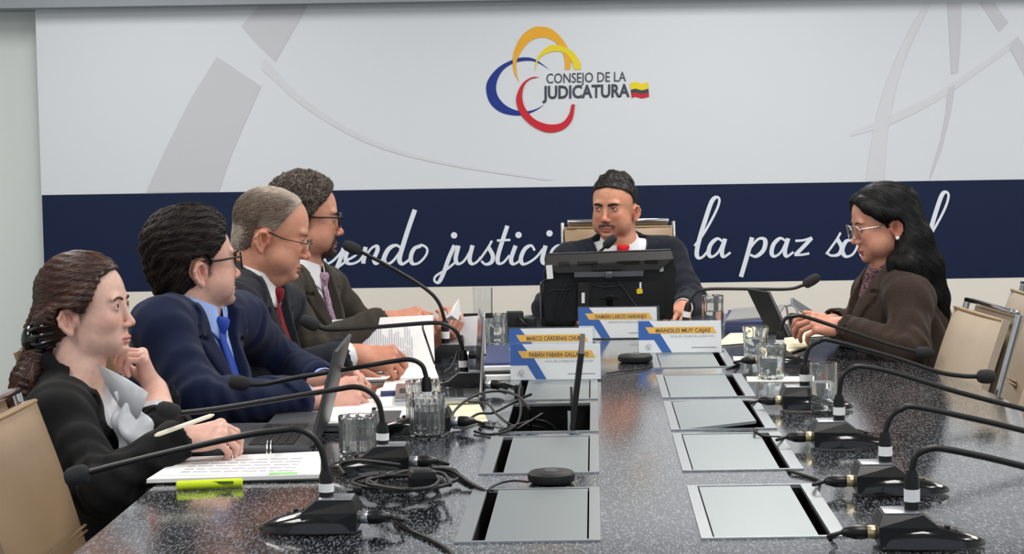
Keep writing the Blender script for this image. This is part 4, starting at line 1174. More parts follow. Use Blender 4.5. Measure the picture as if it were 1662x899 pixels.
def np_mesh(name, P, F, mats, parent, cols=None, smooth=True):
    me = bpy.data.meshes.new(name); n = len(P); k = F.shape[1] if len(F) else 4
    me.vertices.add(n); me.vertices.foreach_set('co', np.asarray(P, dtype=np.float32).ravel())
    me.loops.add(len(F) * k); me.loops.foreach_set('vertex_index', np.asarray(F, dtype=np.int32).ravel())
    me.polygons.add(len(F)); me.polygons.foreach_set('loop_start', np.arange(0, len(F) * k, k, dtype=np.int32))
    me.update(calc_edges=True)
    if smooth: me.polygons.foreach_set('use_smooth', np.ones(len(F), dtype=bool))
    if cols is not None:
        a = me.color_attributes.new('Col', 'FLOAT_COLOR', 'POINT')
        c = np.ones((n, 4), dtype=np.float32); c[:, :3] = cols; a.data.foreach_set('color', c.ravel())
    me.validate(); return link(name, me, mats, parent)

def biggest(P, F):
    """Keep the largest connected piece of a mesh, so that a body stays one surface."""
    n = len(P); lab = np.arange(n)
    E = np.concatenate([F[:, [0, 1]], F[:, [1, 2]], F[:, [2, 3]], F[:, [3, 0]]])
    for _ in range(400):
        m_ = np.minimum(lab[E[:, 0]], lab[E[:, 1]]); old = lab.copy()
        np.minimum.at(lab, E[:, 0], m_); np.minimum.at(lab, E[:, 1], m_); lab = lab[lab]
        if (lab == old).all(): break
    u, c = np.unique(lab, return_counts=True); keep = lab == u[c.argmax()]
    new = np.cumsum(keep) - 1; Fk = F[keep[F[:, 0]]]
    return P[keep], new[Fk]

def wob3(X, Y, Z, s, seed=0.0):
    """Cheap smooth pseudo-noise in -1..1."""
    X, Y, Z = X * s, Y * s, Z * s
    return (np.sin(X + 1.7 * np.sin(Y * 0.9 + seed) + seed) + np.sin(Y * 1.1 + 1.5 * np.sin(Z * 1.2 + 2 * seed)) + np.sin(Z * 0.95 + 1.6 * np.sin(X * 1.05 - seed))) / 3

def unit(v): v = np.asarray(v, dtype=float); return v / np.linalg.norm(v)

def head_frame(yaw, pitch, roll=0.0):
    """Columns: forward, left, up. yaw 0 looks to +x, pi/2 into the room; pitch > 0 looks up."""
    f = np.array([math.cos(yaw) * math.cos(pitch), math.sin(yaw) * math.cos(pitch), math.sin(pitch)])
    l = np.array([-math.sin(yaw), math.cos(yaw), 0.0]); u = np.cross(f, l)
    l2 = l * math.cos(roll) + u * math.sin(roll); u2 = np.cross(f, l2)
    return np.stack([f, l2, u2], 1)

SKIN = {}
def skin_mat(name):
    m = bpy.data.materials.new(name); m.use_nodes = True; nt = m.node_tree; b = nt.nodes['Principled BSDF']
    a = nt.nodes.new('ShaderNodeAttribute'); a.attribute_name = 'Col'
    tc = nt.nodes.new('ShaderNodeTexCoord'); n = nt.nodes.new('ShaderNodeTexNoise'); n.inputs['Scale'].default_value = 90; n.inputs['Detail'].default_value = 4
    nt.links.new(tc.outputs['Object'], n.inputs['Vector'])
    mx = nt.nodes.new('ShaderNodeMix'); mx.data_type = 'RGBA'; mx.blend_type = 'MULTIPLY'; mx.inputs['Factor'].default_value = 0.22
    nt.links.new(a.outputs['Color'], mx.inputs[6])
    r = nt.nodes.new('ShaderNodeValToRGB'); r.color_ramp.elements[0].position = 0.3; r.color_ramp.elements[0].color = (0.55, 0.42, 0.38, 1); r.color_ramp.elements[1].position = 0.65
    nt.links.new(n.outputs['Fac'], r.inputs['Fac']); nt.links.new(r.outputs['Color'], mx.inputs[7])
    nt.links.new(mx.outputs[2], b.inputs['Base Color'])
    b.inputs['Roughness'].default_value = 0.46; b.inputs['Specular IOR Level'].default_value = 0.4
    b.inputs['Subsurface Weight'].default_value = 0.25; b.inputs['Subsurface Radius'].default_value = (0.010, 0.004, 0.002); b.inputs['Subsurface Scale'].default_value = 0.5
    n2 = nt.nodes.new('ShaderNodeTexNoise'); n2.inputs['Scale'].default_value = 420; nt.links.new(tc.outputs['Object'], n2.inputs['Vector'])
    bp = nt.nodes.new('ShaderNodeBump'); bp.inputs['Strength'].default_value = 0.18; bp.inputs['Distance'].default_value = 0.001
    nt.links.new(n2.outputs['Fac'], bp.inputs['Height']); nt.links.new(bp.outputs['Normal'], b.inputs['Normal'])
    return m
M['skin'] = skin_mat('skin')
def hair_mat(name, rough=0.42, spec=0.5):
    m = bpy.data.materials.new(name); m.use_nodes = True; nt = m.node_tree; b = nt.nodes['Principled BSDF']
    a = nt.nodes.new('ShaderNodeAttribute'); a.attribute_name = 'Col'
    nt.links.new(a.outputs['Color'], b.inputs['Base Color']); b.inputs['Roughness'].default_value = rough; b.inputs['Specular IOR Level'].default_value = spec
    return m
M['hair'] = hair_mat('hair'); M['hairblack'] = hair_mat('black_hair', 0.48, 0.22); M['hairdull'] = hair_mat('dull_hair', 0.6, 0.3)
M['sclera'] = mat('eye_white', (222, 216, 210), 0.2, coat=0.5); M['iris'] = mat('brown_iris', (62, 38, 24), 0.2, coat=0.6); M['pupil'] = mat('pupil', (8, 7, 7), 0.15, coat=0.6)
M['frameblack'] = mat('black_spectacle_frame', (24, 20, 20), 0.3); M['framesilver'] = mat('silver_spectacle_frame', (200, 196, 190), 0.25, metal=0.9)

# ---- heads (local frame: x forward, y left, z up; origin between the eyes' height and the ears)
def add_head(G, H, p):
    """H: (origin, R, scale). p: shape parameters."""
    o, R, sc = H
    w = p.get('w', 1.0); jaw = p.get('jaw', 1.0); nose = p.get('nose', 1.0); fat = p.get('fat', 0.0); fem = p.get('fem', 0.0)
    def E(c, r, k=0.012, mode='add', rot=None):
        RR = R if rot is None else R @ rot
        G.ell(o + R @ (np.array(c) * sc), np.array(r) * sc, RR, k * sc, mode)
    def K(a, b, ra, rb, k=0.01, mode='add'):
        G.cap(o + R @ (np.array(a) * sc), o + R @ (np.array(b) * sc), ra * sc, rb * sc, k * sc, mode)
    E((-.008, 0, .036), (.096, .076 * w, .080))
    E((.028, 0, .010), (.064, .068 * w, .088), .02)
    E((-.010, 0, -.014), (.055, .0700 * w + fat * .2, .052), .02)
    E((.030, 0, -.045), (.056, (.060 + fat * .4) * w, .058), .02)
    for s in (1, -1):
        E((.022, s * .042 * w * jaw, -.068), (.045, .018 + fat * .3, .026), .022)        # jaw line
        E((.058, s * .038 * w, -.028), (.030, .022, .026), .018)                   # cheek
        if fat: E((.045, s * .045, -.060), (.034, .020 + fat, .032), .02)
    E((.0765 - .002 * fem, 0, -.0965), (.0200 - .002 * fem, .022 * jaw, .0165), .018)                             # chin
    E((.066, 0, -.074), (.026, .034, .028), .018)                             # mouth barrel
    for s in (1, -1): E((.083, s * .025, .020 - .002 * fem), (.010 - .003 * fem, .026, .009), .012)  # brow
    for s in (1, -1): E((.098, s * .032, -.003), (.012, .017, .011), .010, 'sub')     # socket
    K((.086, 0, .006), (.1035 + .004 * (nose - 1), 0, -.034), .0068, .0088 * nose, .010)
    E((.1055 + .006 * (nose - 1), 0, -.040), (.0115 * nose, .0110 * nose, .0095 * nose), .007)
    for s in (1, -1):
        E((.0965, s * .0115 * nose, -.044), (.0110, .0072 * nose, .0070 * nose), .005)
        E((.1035, s * .0065, -.0505), (.0055, .0034, .0034), .002, 'sub')
        # eyelids round an almond opening
        E((.0785, s * .0315, 0), (.0148, .0150, .0142), .005)
        op = p.get('open', 1.0); dn = p.get('look', 0.0)
        E((.0945, s * .0320, -.0005 + dn), (.0075, .0125, .0048 * op), .0018, 'sub')
    E((.0908, 0, -.0710), (.0088, .0205 - .001 * fem, .0050), .004)                             # upper lip
    E((.0888, 0, -.0805), (.0090, .0180 - .001 * fem, .0058), .004)                             # lower lip
    E((.1012, 0, -.0755), (.0080, .0210, .0016), .002, 'sub')
    E((.096, 0, -.0885), (.010, .022, .0035), .006, 'sub')
    # ears: a tilted shell with a rolled rim, hollow concha, antihelix and lobe
    for s in (1, -1):
        ye = .0715 * w + fat * .25
        Er = np.array([[math.cos(.35 * s), -math.sin(.35 * s), 0], [math.sin(.35 * s), math.cos(.35 * s), 0], [0, 0, 1]])
        rim = [(.004, 0, -.012), (.008, .004, .006), (.000, .009, .016), (-.014, .013, .014), (-.022, .016, .000), (-.020, .014, -.016), (-.012, .009, -.028), (-.004, .005, -.036)]
        rim = [np.array([-.006 + a, s * (ye + b * 1.1), -.014 + c]) for a, b, c in rim]
        E((-.012, s * (ye + .004), -.018), (.0185, .0085, .029), .006, rot=np.array([[math.cos(.3), math.sin(.3) * s, 0], [-math.sin(.3) * s, math.cos(.3), 0], [0, 0, 1.0]]))
        E((-.007, s * (ye + .0150), -.019), (.0118, .0110, .0185), .003, 'sub')
        for i in range(len(rim) - 1): K(rim[i], rim[i + 1], .0038, .0040 if i < 5 else .0052, .0035)
        K((-.019, s * (ye + .0125), -.002), (-.013, s * (ye + .010), -.030), .0030, .0035, .003); K((-.019, s * (ye + .0125), -.002), (-.008, s * (ye + .011), .002), .0026, .0022, .003)
        E((-.009, s * (ye + .005), -.048), (.0080, .0055, .0085), .005)
        E((.003, s * (ye + .003), -.022), (.005, .004, .007), .003)
def neck(G, H, nb, r, k=0.02, fat=0.0):
    o, R, sc = H
    a = o + R @ (np.array([-.028, 0, -.045]) * sc); b = np.array(nb)
    G.cap(a, b, r, r * 1.08, k); G.cap(b, b + np.array([0, 0, -.05]), r * 1.02, r * 1.05, 0.02)
    th = o + R @ (np.array([.025, 0, -.085]) * sc)
    G.cap(th, b * .75 + a * .25 + R[:, 0] * .028, r * .5, r * .55, .03)
    if fat:
        c = o + R @ (np.array([.028, 0, -.105]) * sc); G.ell(c, (.048, .05, .03), R, .03)

# ---- hands
def add_hand(G, wr, d, n, side, curl, spread=0.0, thumb=None, sc=1.0, k=0.006, splay=None, fist=None):
    """wr wrist, d towards the fingers, n out of the back of the hand, side +1 right hand, -1 left.
    curl: (index..little) each (knuckle, middle, tip) bend in radians. thumb: (out, forward, bend)."""
    d = unit(d); n = np.asarray(n, float); n = unit(n - d * (n @ d)); t = np.cross(n, d) * side      # t: thumb side
    wr = np.asarray(wr, float)
    P = lambda a, b, c: wr + (d * a + t * b + n * c) * sc
    kn = [(.088, .026, .004), (.092, .005, .006), (.087, -.015, .004), (.078, -.032, .0)]
    ln = [(.043, .026, .021), (.048, .030, .022), (.044, .027, .021), (.034, .020, .019)]
    rd = [.0092, .0095, .0090, .0080]
    G.cap(P(-.035, 0, 0), P(.01, 0, 0), .027 * sc, .025 * sc, k * 2, flat=(n, .78))
    for i in range(4):
        b = kn[i]
        G.cap(P(.006, b[1] * .55, -.001), P(*b), .0150 * sc, .0112 * sc, .012)
    G.ell(P(.045, -.004, -.009), (.042 * sc, .034 * sc, .012 * sc), np.stack([d, t, n], 1), .012)
    G.ell(P(.035, .024, -.012), (.034 * sc, .014 * sc, .014 * sc), np.stack([unit(d + t * .35), unit(t - d * .35), n], 1), .01)
    tips = []
    for i in range(4):
        p = P(*kn[i]); a = 0.0; sp = spread * (1.5 - i) + (splay[i] if splay else 0.0)
        fd = unit(d + t * sp); q = p
        G.ell(p + n * .001, (.0112 * sc,) * 3, None, .006)
        for j in range(3):
            a += curl[i][j]
            v = fd * math.cos(a) - n * math.sin(a)
            e = q + v * ln[i][j] * sc
            r0 = rd[i] * sc * (1 - .07 * j); r1 = rd[i] * sc * (1 - .07 * (j + 1)) * (0.9 if j == 2 else 1)
            G.cap(q, e, r0, r1, .0028)
            q = e
        tips.append(q)
    th = thumb or (0.6, 0.75, 0.35)
    b = P(.022, .026, -.010)
    v = unit(d * th[1] + t * th[0] - n * (th[3] if len(th) > 3 else .35)); m1 = b + v * .042 * sc
    G.cap(b, m1, .0125 * sc, .0112 * sc, .010)
    v2 = unit(v + (d - t * .6) * th[2]); m2 = m1 + v2 * .032 * sc
    v3 = unit(v2 + (d - t * .6) * th[2] * .6); m3 = m2 + v3 * .026 * sc
    G.cap(m1, m2, .0108 * sc, .0100 * sc, .004); G.cap(m2, m3, .0100 * sc, .0078 * sc, .003)
    tips.append(m3)
    return tips

def face_color(P, H, p, hands):
    """Skin tone with the natural colour differences of lips, cheeks, ears, stubble and knuckles, with shade painted into the ear hollows and eye sockets."""
    o, R, sc = H; L = (P - o) @ R / sc; x, y, z = L.T; ay = np.abs(y)
    base = np.array(lin(*p['skin'])[:3]); n = len(P); C = np.tile(base, (n, 1))
    def blend(m_, rgb, amt):
        nonlocal C
        m_ = np.clip(m_, 0, 1)[:, None] * amt; C = C * (1 - m_) + np.array(lin(*rgb)[:3]) * m_
    g = lambda cx_, cy, cz, rx, ry, rz: np.exp(-(((x - cx_) / rx) ** 2 + ((ay - cy) / ry) ** 2 + ((z - cz) / rz) ** 2))
    red = p.get('red', (214, 130, 112))
    blend(g(.062, .040, -.030, .03, .022, .022), red, .45); blend(g(.11, 0, -.042, .014, .016, .014), red, .5)
    blend(g(-.012, .08, -.015, .03, .012, .035), red, .55)
    blend(g(-.006, .076, -.020, .010, .008, .014), tuple(int(c * .55) for c in red), .5)  # shade of the ear hollow put into the skin colour
    blend(g(.088, .032, -.012, .014, .018, .009), tuple(int(c * .72) for c in p['skin']), .5)     # socket shade painted below the eyes
    blend(g(.088, .032, .010, .014, .018, .007), tuple(int(c * .78) for c in p['skin']), .5)  # socket shade painted above the eyes, under the brow
    if p.get('stubble'):
        jawm = 1 / (1 + np.exp((z + .052 + .55 * np.clip(.055 - x, 0, .1) * -1 * .0) / .008)) * (x > -.015) * (z > -.135) * (1 / (1 + np.exp((.005 - x) / .01)))
        blend(jawm * (1 - g(.095, 0, -.0755, .02, .02, .012)), p['stubble'][0], p['stubble'][1])
        if len(p['stubble']) > 2:
            must = g(.098, .0, -.0625, .02, .030, .0065) + g(.092, .026, -.072, .02, .007, .012) + (p['stubble'][3] if len(p['stubble']) > 3 else 0) * g(.085, 0, -.100, .03, .024, .014)
            blend(must * 1.3, p['stubble'][0], p['stubble'][2])
    lip = ((((z + .0705 + .10 * ay * ay / .02) / .0062) ** 2 + (ay / .0225) ** 2) < 1) | ((((z + .0805) / .0066) ** 2 + (ay / .0195) ** 2) < 1)
    blend((lip & (x > .078)).astype(float), p.get('lip', (178, 100, 92)), .75)
    blend((np.abs(z + .0757) < .0016) * (ay < .0215) * (x > .075), (96, 52, 46), .8)
    lash = ((((ay - .0315) / .0136) ** 2 + ((z - p.get('look', 0)) / .0068) ** 2) < 1) & ((((ay - .032) / .0130) ** 2 + ((z + .0005 - p.get('look', 0)) / (.0052 * p.get('open', 1))) ** 2) > .9) & (x > .074) & (z > -.003)
    blend(lash.astype(float), (34, 24, 22), p.get('lash', .7))
    if p.get('hairline'):
        zs_, xs_, hcol, am = p['hairline']
        m_ = 1 / (1 + np.exp((x - np.interp(z, zs_, xs_) - .004) / .0035)) * (z > -.035) * (x > -.06)
        m_ = m_ * (1 - (((x + .012) / .024) ** 2 + ((z + .02) / .042) ** 2 < 1) * (ay > .062))
        blend(m_, hcol, am)
    for (hc, rr) in hands:
        dd = np.linalg.norm(P - hc, axis=1); blend((dd < rr) * .8, tuple(np.array(p['skin']) * .5 + np.array(red) * .5), .35)
    C *= (1 + .05 * wob3(P[:, 0], P[:, 1], P[:, 2], 150)[:, None])
    return C

def eyes(H, p, par):
    o, R, sc = H
    ga = p.get('gaze', (0, 0))
    for s in (1, -1):
        c = o + R @ (np.array([.0785, s * .0315, 0]) * sc); f = unit(R @ np.array([1, ga[0], ga[1]]))
        x, y, z = frame(f); r = .0128 * sc; V = []; F = []; FM = []
        rings = [0, .22, .36, .50, .62, .8, 1.2, 1.8, 2.4, 3.14]; sg = 14
        for a in rings:
            for k in range(sg):
                b = 2 * math.pi * k / sg; V.append(Vector(c) + (x * math.cos(b) + y * math.sin(b)) * r * math.sin(a) + Vector(f) * r * math.cos(a))
        for i in range(len(rings) - 1):
            for k in range(sg):
                F.append((i * sg + k, i * sg + (k + 1) % sg, (i + 1) * sg + (k + 1) % sg, (i + 1) * sg + k)); FM.append(2 if i < 1 else 1 if i < 3 else 0)
        pydata('eye', V, F, [M['sclera'], M['iris'], M['pupil']], par, 180, FM)

def brows(H, p, par, G):
    o, R, sc = H; bl = .0025 if p.get('fem') else .0045
    for s in (1, -1):
        pts = [np.array([.094, s * t, zz]) for t, zz in ((.012, .0165 - bl), (.020, .0195 - bl), (.030, .0215 - bl), (.040, .0200 - bl), (.048, .0150 - bl))]
        V = []
        q = []
        for a in pts:
            w0 = o + R @ (a * sc)
            for _ in range(8):                     # settle on the skin
                d = G.sample(w0[None])[0]; w0 = w0 - G.grad(w0[None])[0] * (d - .0004)
            q.append(w0)
        bt = p.get('browt', 1.0); mb = MB().tube(catmull(q, 4), [.0022 * bt * (1 - .55 * abs((i / 16) - .3)) for i in range(17)], 6)
        o_ = mb.build('eyebrow', M['browmat_' + p['id']], par, 180)

def strands(name, G, roots, comb, n, L, steps, rad, colf, par, lift=0.0006, jit=0.25, seed=1, mt=None, puff=None):
    """Short hair strands laid over the surface of G: comb(P) gives the wanted direction, projected on the surface."""
    rg = np.random.default_rng(seed); idx = rg.integers(0, len(roots), n); P = roots[idx] + rg.normal(0, .0012, (n, 3))
    h = L * rg.uniform(.6, 1.25, n)[:, None] / steps; jd = rg.normal(0, jit, (n, 3)); path = [P.copy()]
    lf = lift + rg.uniform(0, 1, n) ** 2 * (puff or 0.0015)
    for i in range(steps):
        g = G.grad(P); v = comb(P) + jd * (0.5 + 0.5 * i / steps); v = v - g * (v * g).sum(1, keepdims=True)
        v /= np.maximum(np.linalg.norm(v, axis=1, keepdims=True), 1e-9); P = P + v * h
        d = G.sample(P); P = P - G.grad(P) * (d - lf * (0.3 + i / steps))[:, None]
        path.append(P.copy())
    path = np.stack(path, 1); k = steps + 1
    t = np.gradient(path, axis=1); t /= np.maximum(np.linalg.norm(t, axis=2, keepdims=True), 1e-9)
    up = G.grad(path.reshape(-1, 3)).reshape(n, k, 3); sd = np.cross(t, up); sd /= np.maximum(np.linalg.norm(sd, axis=2, keepdims=True), 1e-9)
    prof = (rad * np.array([.7] + [1.0] * (k - 2) + [.15]))[None, :, None]
    A = path + sd * prof; B = path - sd * prof; Cc = path + up * prof * .9
    V = np.stack([A, Cc, B], 2).reshape(-1, 3)
    base = (np.arange(n)[:, None, None] * k + np.arange(k - 1)[None, :, None]) * 3
    q = []
    for a, b in ((0, 1), (1, 2)): q.append(np.concatenate([base + a, base + b, base + 3 + b, base + 3 + a], 2))
    F = np.concatenate([x.reshape(-1, 4) for x in q])
    cc = colf(P, rg, n); col = np.repeat(cc, k * 3, 0)
    o_ = np_mesh(name, V, F, mt or M['hair'], par, col); return tag(o_, kind='stuff')
# ------------------------------------------------------------------ bodies and clothes
def fabric(name, rgb, rough=0.8, weave=900, amt=0.25, sheen=0.3, rgb2=None, nscale=500):
    return mat(name, rgb, rough, sheen=sheen, spec=0.25, noise=(nscale, amt), rgb2=rgb2 or tuple(int(c * .72) for c in rgb), bump=(weave, 0.35, (1, 1, 1), 0.001))
V3 = lambda v: np.array([v[0], v[1], v[2]], dtype=float)

def torso_frame(J):
    u = unit(J['NB'] - J['P']); l = J['SL'] - J['SR']; l = unit(l - u * (l @ u)); f = np.cross(l, u)
    return np.stack([f, l, u], 1)

def torso(G, J, inf, p, k=0.03):
    """Trunk and shoulders, inflated by inf."""
    R = torso_frame(J); f, l, u = R.T; P, NB = J['P'], J['NB']; Lt = np.linalg.norm(NB - P)
    w = p.get('tw', 1.0); be = p.get('belly', 0.0)
    i = inf
    G.ell(P + u * .02, (.118 + i, .172 * w + i, .115 + i), R, k)
    G.ell(P + u * .36 * Lt + f * (.012 + be * .6), (.108 + be + i, .150 * w + i, .17 + i), R, k)
    G.ell(NB - u * .175 + f * .004, (.106 + i + p.get('bust', 0), .160 * w + i, .150 + i), R, k)
    G.ell(NB - u * .080 - f * .014, (.070 + i, .120 * w + i, .068 + i), R, k)
    for s, S in ((1, J['SL']), (-1, J['SR'])):
        G.cap(NB - u * .055 - f * .015, S - u * .004, .050 + i, .056 + i, k)
        G.cap(NB - u * .012 - f * .02, S + (NB - S) * .35 - u * .01, .034 + i, .044 + i, .025)

def arms(G, J, r, inf, k=0.02, end=1.0, cuff=None):
    for s in 'LR':
        S, E, Wr = J['S' + s], J['E' + s], J['W' + s]
        G.cap(S, E, r[0] + inf, r[1] + inf, k)
        G.ell(E, (r[1] + inf + .002,) * 3, None, k)
        G.cap(E, E + (Wr - E) * end, r[1] + inf, r[2] + inf + (cuff or 0), k)

def local(o, R, sc):
    def f(X, Y, Z):
        X = X - np.float32(o[0]); Y = Y - np.float32(o[1]); Z = Z - np.float32(o[2])
        return [(np.float32(R[0, i]) * X + np.float32(R[1, i]) * Y + np.float32(R[2, i]) * Z) / np.float32(sc) for i in range(3)]
    return f

def bounds(pts, pad): A = np.array(pts); return A.min(0) - pad, A.max(0) + pad

def person(p):
    J = {k: V3(v) for k, v in p['J'].items()}
    H = (V3(p['H'][0]), head_frame(*p['H'][1]), p['H'][2])
    o, R, sc = H
    TR = torso_frame(J); tf, tl, tu = TR.T; P, NB = J['P'], J['NB']; Lt = np.linalg.norm(NB - P)
    root = empty('person', Vector((P[0], P[1], 0.0)), p['label'], 'person')
    hands = p['hands']; hh = p.get('h', .0025)
    fh = np.array([tf[0], tf[1], 0]); fh = unit(fh); lh = np.array([-fh[1], fh[0], 0])
    # ---- body: one continuous surface of head, neck, trunk, arms, hands and legs
    kn = {s: P + lh * (.10 * q) + fh * .40 + np.array([0, 0, .555 - P[2]]) for s, q in (('L', 1), ('R', -1))}
    an = {s: kn[s] + fh * -.02 + np.array([0, 0, .07 - .555]) for s in 'LR'}
    hc = [V3(h['w']) + unit(h['d']) * .07 for h in hands]
    lo, hi = bounds([o] + hc + [J[k] for k in J] + list(kn.values()) + list(an.values()), .0)
    lo = lo - np.array([.20, .20, .08]); hi = hi + np.array([.20, .20, .16])
    zones = [[(o[i] - .145 * sc - (0.02 if i == 2 else 0), o[i] + .145 * sc) for _ in (0,)] + [(c[i] - .115, c[i] + .115) for c in hc] for i in range(3)]
    ax = [fine_axis(lo[i], hi[i], zones[i], .016, hh) for i in range(3)]
    G = Grid(*ax)
    torso(G, J, -.006, p)
    arms(G, J, (.044, .036, .024), 0, .02)
    for s, q in (('L', 1), ('R', -1)):
        hp = P + lh * .09 * q + np.array([0, 0, -.01])
        G.cap(hp, kn[s], .078, .055, .03); G.cap(kn[s], an[s], .052, .038, .02); G.cap(an[s] + np.array([0, 0, -.03]), an[s] + fh * .15 + np.array([0, 0, -.04]), .032, .026, .02)
    for h in hands:
        G.cap(J['W' + h['s']] * .6 + J['E' + h['s']] * .4, V3(h['w']), .028, .025, .012)
        add_hand(G, h['w'], h['d'], h['n'], 1 if h['s'] == 'R' else -1, h['curl'], h.get('spread', .08), h.get('thumb'), h.get('sc', .95), splay=h.get('splay'))
    neck(G, H, NB, p.get('neck', .056), fat=p.get('fat', 0))
    add_head(G, H, p['face'])
    Pv, F = biggest(*G.mesh())
    col = face_color(Pv, H, p['face'], [(c, .12) for c in hc])
    body = np_mesh('body', Pv, F, M['skin'], root, col)
    eyes(H, p['face'], root)
    fc = p['face']; M['browmat_' + fc['id']] = mat('eyebrow_hair', fc['brow'], 0.7, bump=(700, .5))
    brows(H, fc, root, G)
    # ---- shirt
    h5 = p.get('hc', .0055)
    arm_pts = [J[k] for k in ('SL', 'SR', 'EL', 'ER', 'WL', 'WR')]
    lo, hi = bounds(arm_pts + [P - tu * .05, NB + tu * .05], .16)
    GS = Grid.box(lo, hi, h5 * 1.25)
    torso(GS, J, .004, p)
    GS.cap(NB - tu * .10, NB - tu * .055, p.get('neck', .056) + .024, p.get('neck', .056) + .010, .02)
    arms(GS, J, (.048, .040, .031), 0, .02, .5)
    GS.fn(lambda X, Y, Z: .0035 * wob3(X, Y, Z, 38, 1.0), mode='disp')
    tl_ = local(P, TR, 1.0)
    GS.fn(lambda X, Y, Z: -(tl_(X, Y, Z)[2] + .06), .01, 'cut')
    if p.get('neckline'):           # open neck in front
        GS.ell(NB + tf * .05 + tu * .02, (.06, .045, .085), TR, .01, 'sub')
    nk0 = o + R @ (np.array([-.028, 0, -.045]) * sc)
    GS.cap(NB + tu * .00, nk0 + tu * .05, p.get('neck', .056) + .003, p.get('neck', .056) + .003, .004, 'sub')
    sp, sf = GS.mesh(); np_mesh('shirt' if not p.get('blouse') else 'blouse', sp, sf, p['shirt'], root)
    def front(b, c, Gx=GS, start=.17):
        """Point on the front of a garment at lateral b and height c (torso frame)."""
        q = P + tl * b + tu * c; ts = np.linspace(start, -.1, 161); pts = q + np.outer(ts, tf); v = Gx.sample(pts); i = int(np.argmax(v < 0))
        return pts[max(i, 1)] if v[i] < 0 else q + tf * .1
    # ---- jacket
    lo, hi = bounds(arm_pts + [P - tu * .12, NB + tu * .06], .17)
    GJ = Grid.box(lo, hi, h5)
    ji = p.get('jinf', .017)
    torso(GJ, J, ji, p)
    arms(GJ, J, p.get('sleeve', (.058, .052, .040)), 0, .02, p.get('sleeve_end', .90))
    nr = p.get('neck', .056)
    if p.get('jcollar', True):
        c_ = [(.056, .050, -.065), (.030, .066, -.020), (-.015, .072, .018), (-.055, .052, .034), (-.072, 0, .038)]
        full = [np.array(c) for c in c_] + [np.array([a, -b, c]) for a, b, c in c_[-2::-1]]
        GJ.chain([NB + TR @ (c * np.array([1, nr / .056, 1])) for c in full], .0125, .012)
    c0, wt = p.get('v0', .42) * Lt, p.get('vw', .078)
    def vshape(a, b, c): return np.clip((c - c0) / (Lt - c0), 0, 1.25) * wt
    # creases: along the sleeves around the elbow, across the trunk
    rs = np.random.default_rng(p.get('seed', 1))
    for s in 'LR':
        S, E, Wr = J['S' + s], J['E' + s], J['W' + s]
        for A, B, amp, wl, rad, at in ((S, E, .0036, .052, .09, .92), (E, Wr, .0040, .044, .08, .16), (E, Wr, .0022, .036, .06, .80), (S, E, .0028, .070, .10, .25)):
            d = unit(B - A); c = A + (B - A) * at; ph = rs.uniform(0, 6)
            sd = unit(np.cross(d, [0.3, 0.5, .8]))
            def crease(X, Y, Z, d=d, c=c, amp=amp, wl=wl, rad=rad, ph=ph, sd=sd):
                x, y, z = X - c[0], Y - c[1], Z - c[2]; t = x * d[0] + y * d[1] + z * d[2]; q = x * sd[0] + y * sd[1] + z * sd[2]
                w_ = np.exp(-(x * x + y * y + z * z) / rad ** 2)
                v = np.sin(2 * np.pi * (t + .75 * q) / wl + 3.4 * wob3(X, Y, Z, 17, ph) + ph)
                return (amp * w_ * (np.abs(v) ** .7 * np.sign(v))).astype(np.float32)
            GJ.fn(crease, mode='disp', lo=c - rad * 2.2, hi=c + rad * 2.2)
    GJ.fn(lambda X, Y, Z: .0042 * wob3(X, Y, Z, 21, p.get('seed', 1)) + .0016 * wob3(X, Y, Z, 60, 2.0), mode='disp')
    # lapels lie proud of the front
    def lapel(X, Y, Z):
        a, b, c = tl_(X, Y, Z); ab = np.abs(b); vs = vshape(a, b, c); t = (c - c0) / (Lt - c0)
        lw = .018 + .052 * np.clip(t / .75, 0, 1) * np.clip((1.06 - t) / .3, .35, 1); lw = np.where((t > .70) & (t < .745), lw * .45, lw)
        m_ = (ab < vs + lw) & (t > -.02) & (t < 1.05) & (a > .0)
        return np.where(m_, -.0075, 0).astype(np.float32)
    if p.get('lapels', True): GJ.fn(lapel, mode='disp')
    def seam(X, Y, Z):      # armhole seam
        out = 0
        for s in 'LR':
            S = J['S' + s]; d = unit(J['E' + s] - S); side = tl * (1 if s == 'L' else -1); n_ = unit(side * .8 + d * .5)
            t = (X - S[0]) * n_[0] + (Y - S[1]) * n_[1] + (Z - S[2]) * n_[2]
            out = out + .0035 * np.exp(-((t + .012) / .0045) ** 2) - .0025 * np.exp(-((t - .006) / .010) ** 2)
        return out
    GJ.fn(seam, mode='disp')
    GJ.fn(lambda X, Y, Z: np.maximum(np.abs(tl_(X, Y, Z)[1]) - vshape(*tl_(X, Y, Z)), -(tl_(X, Y, Z)[0] + .0)) * .9, .002, 'sub')
    GJ.cap(NB - tu * .03 + tf * .01, nk0 + tu * .06, nr + .012, nr + .012, .004, 'sub')
    GJ.fn(lambda X, Y, Z: -(tl_(X, Y, Z)[2] + .10), .01, 'cut')
    for s in 'LR':           # hollow the cuffs
        E, Wr = J['E' + s], J['W' + s]; e = p.get('sleeve_end', .90)
        GJ.cap(E + (Wr - E) * (e - .06), Wr + (Wr - E) * .3, .034, .036, .002, 'sub')
    jp, jf = GJ.mesh(); jk = np_mesh('blazer' if p.get('blouse') else 'suit_jacket', jp, jf, p['jacket'], root)
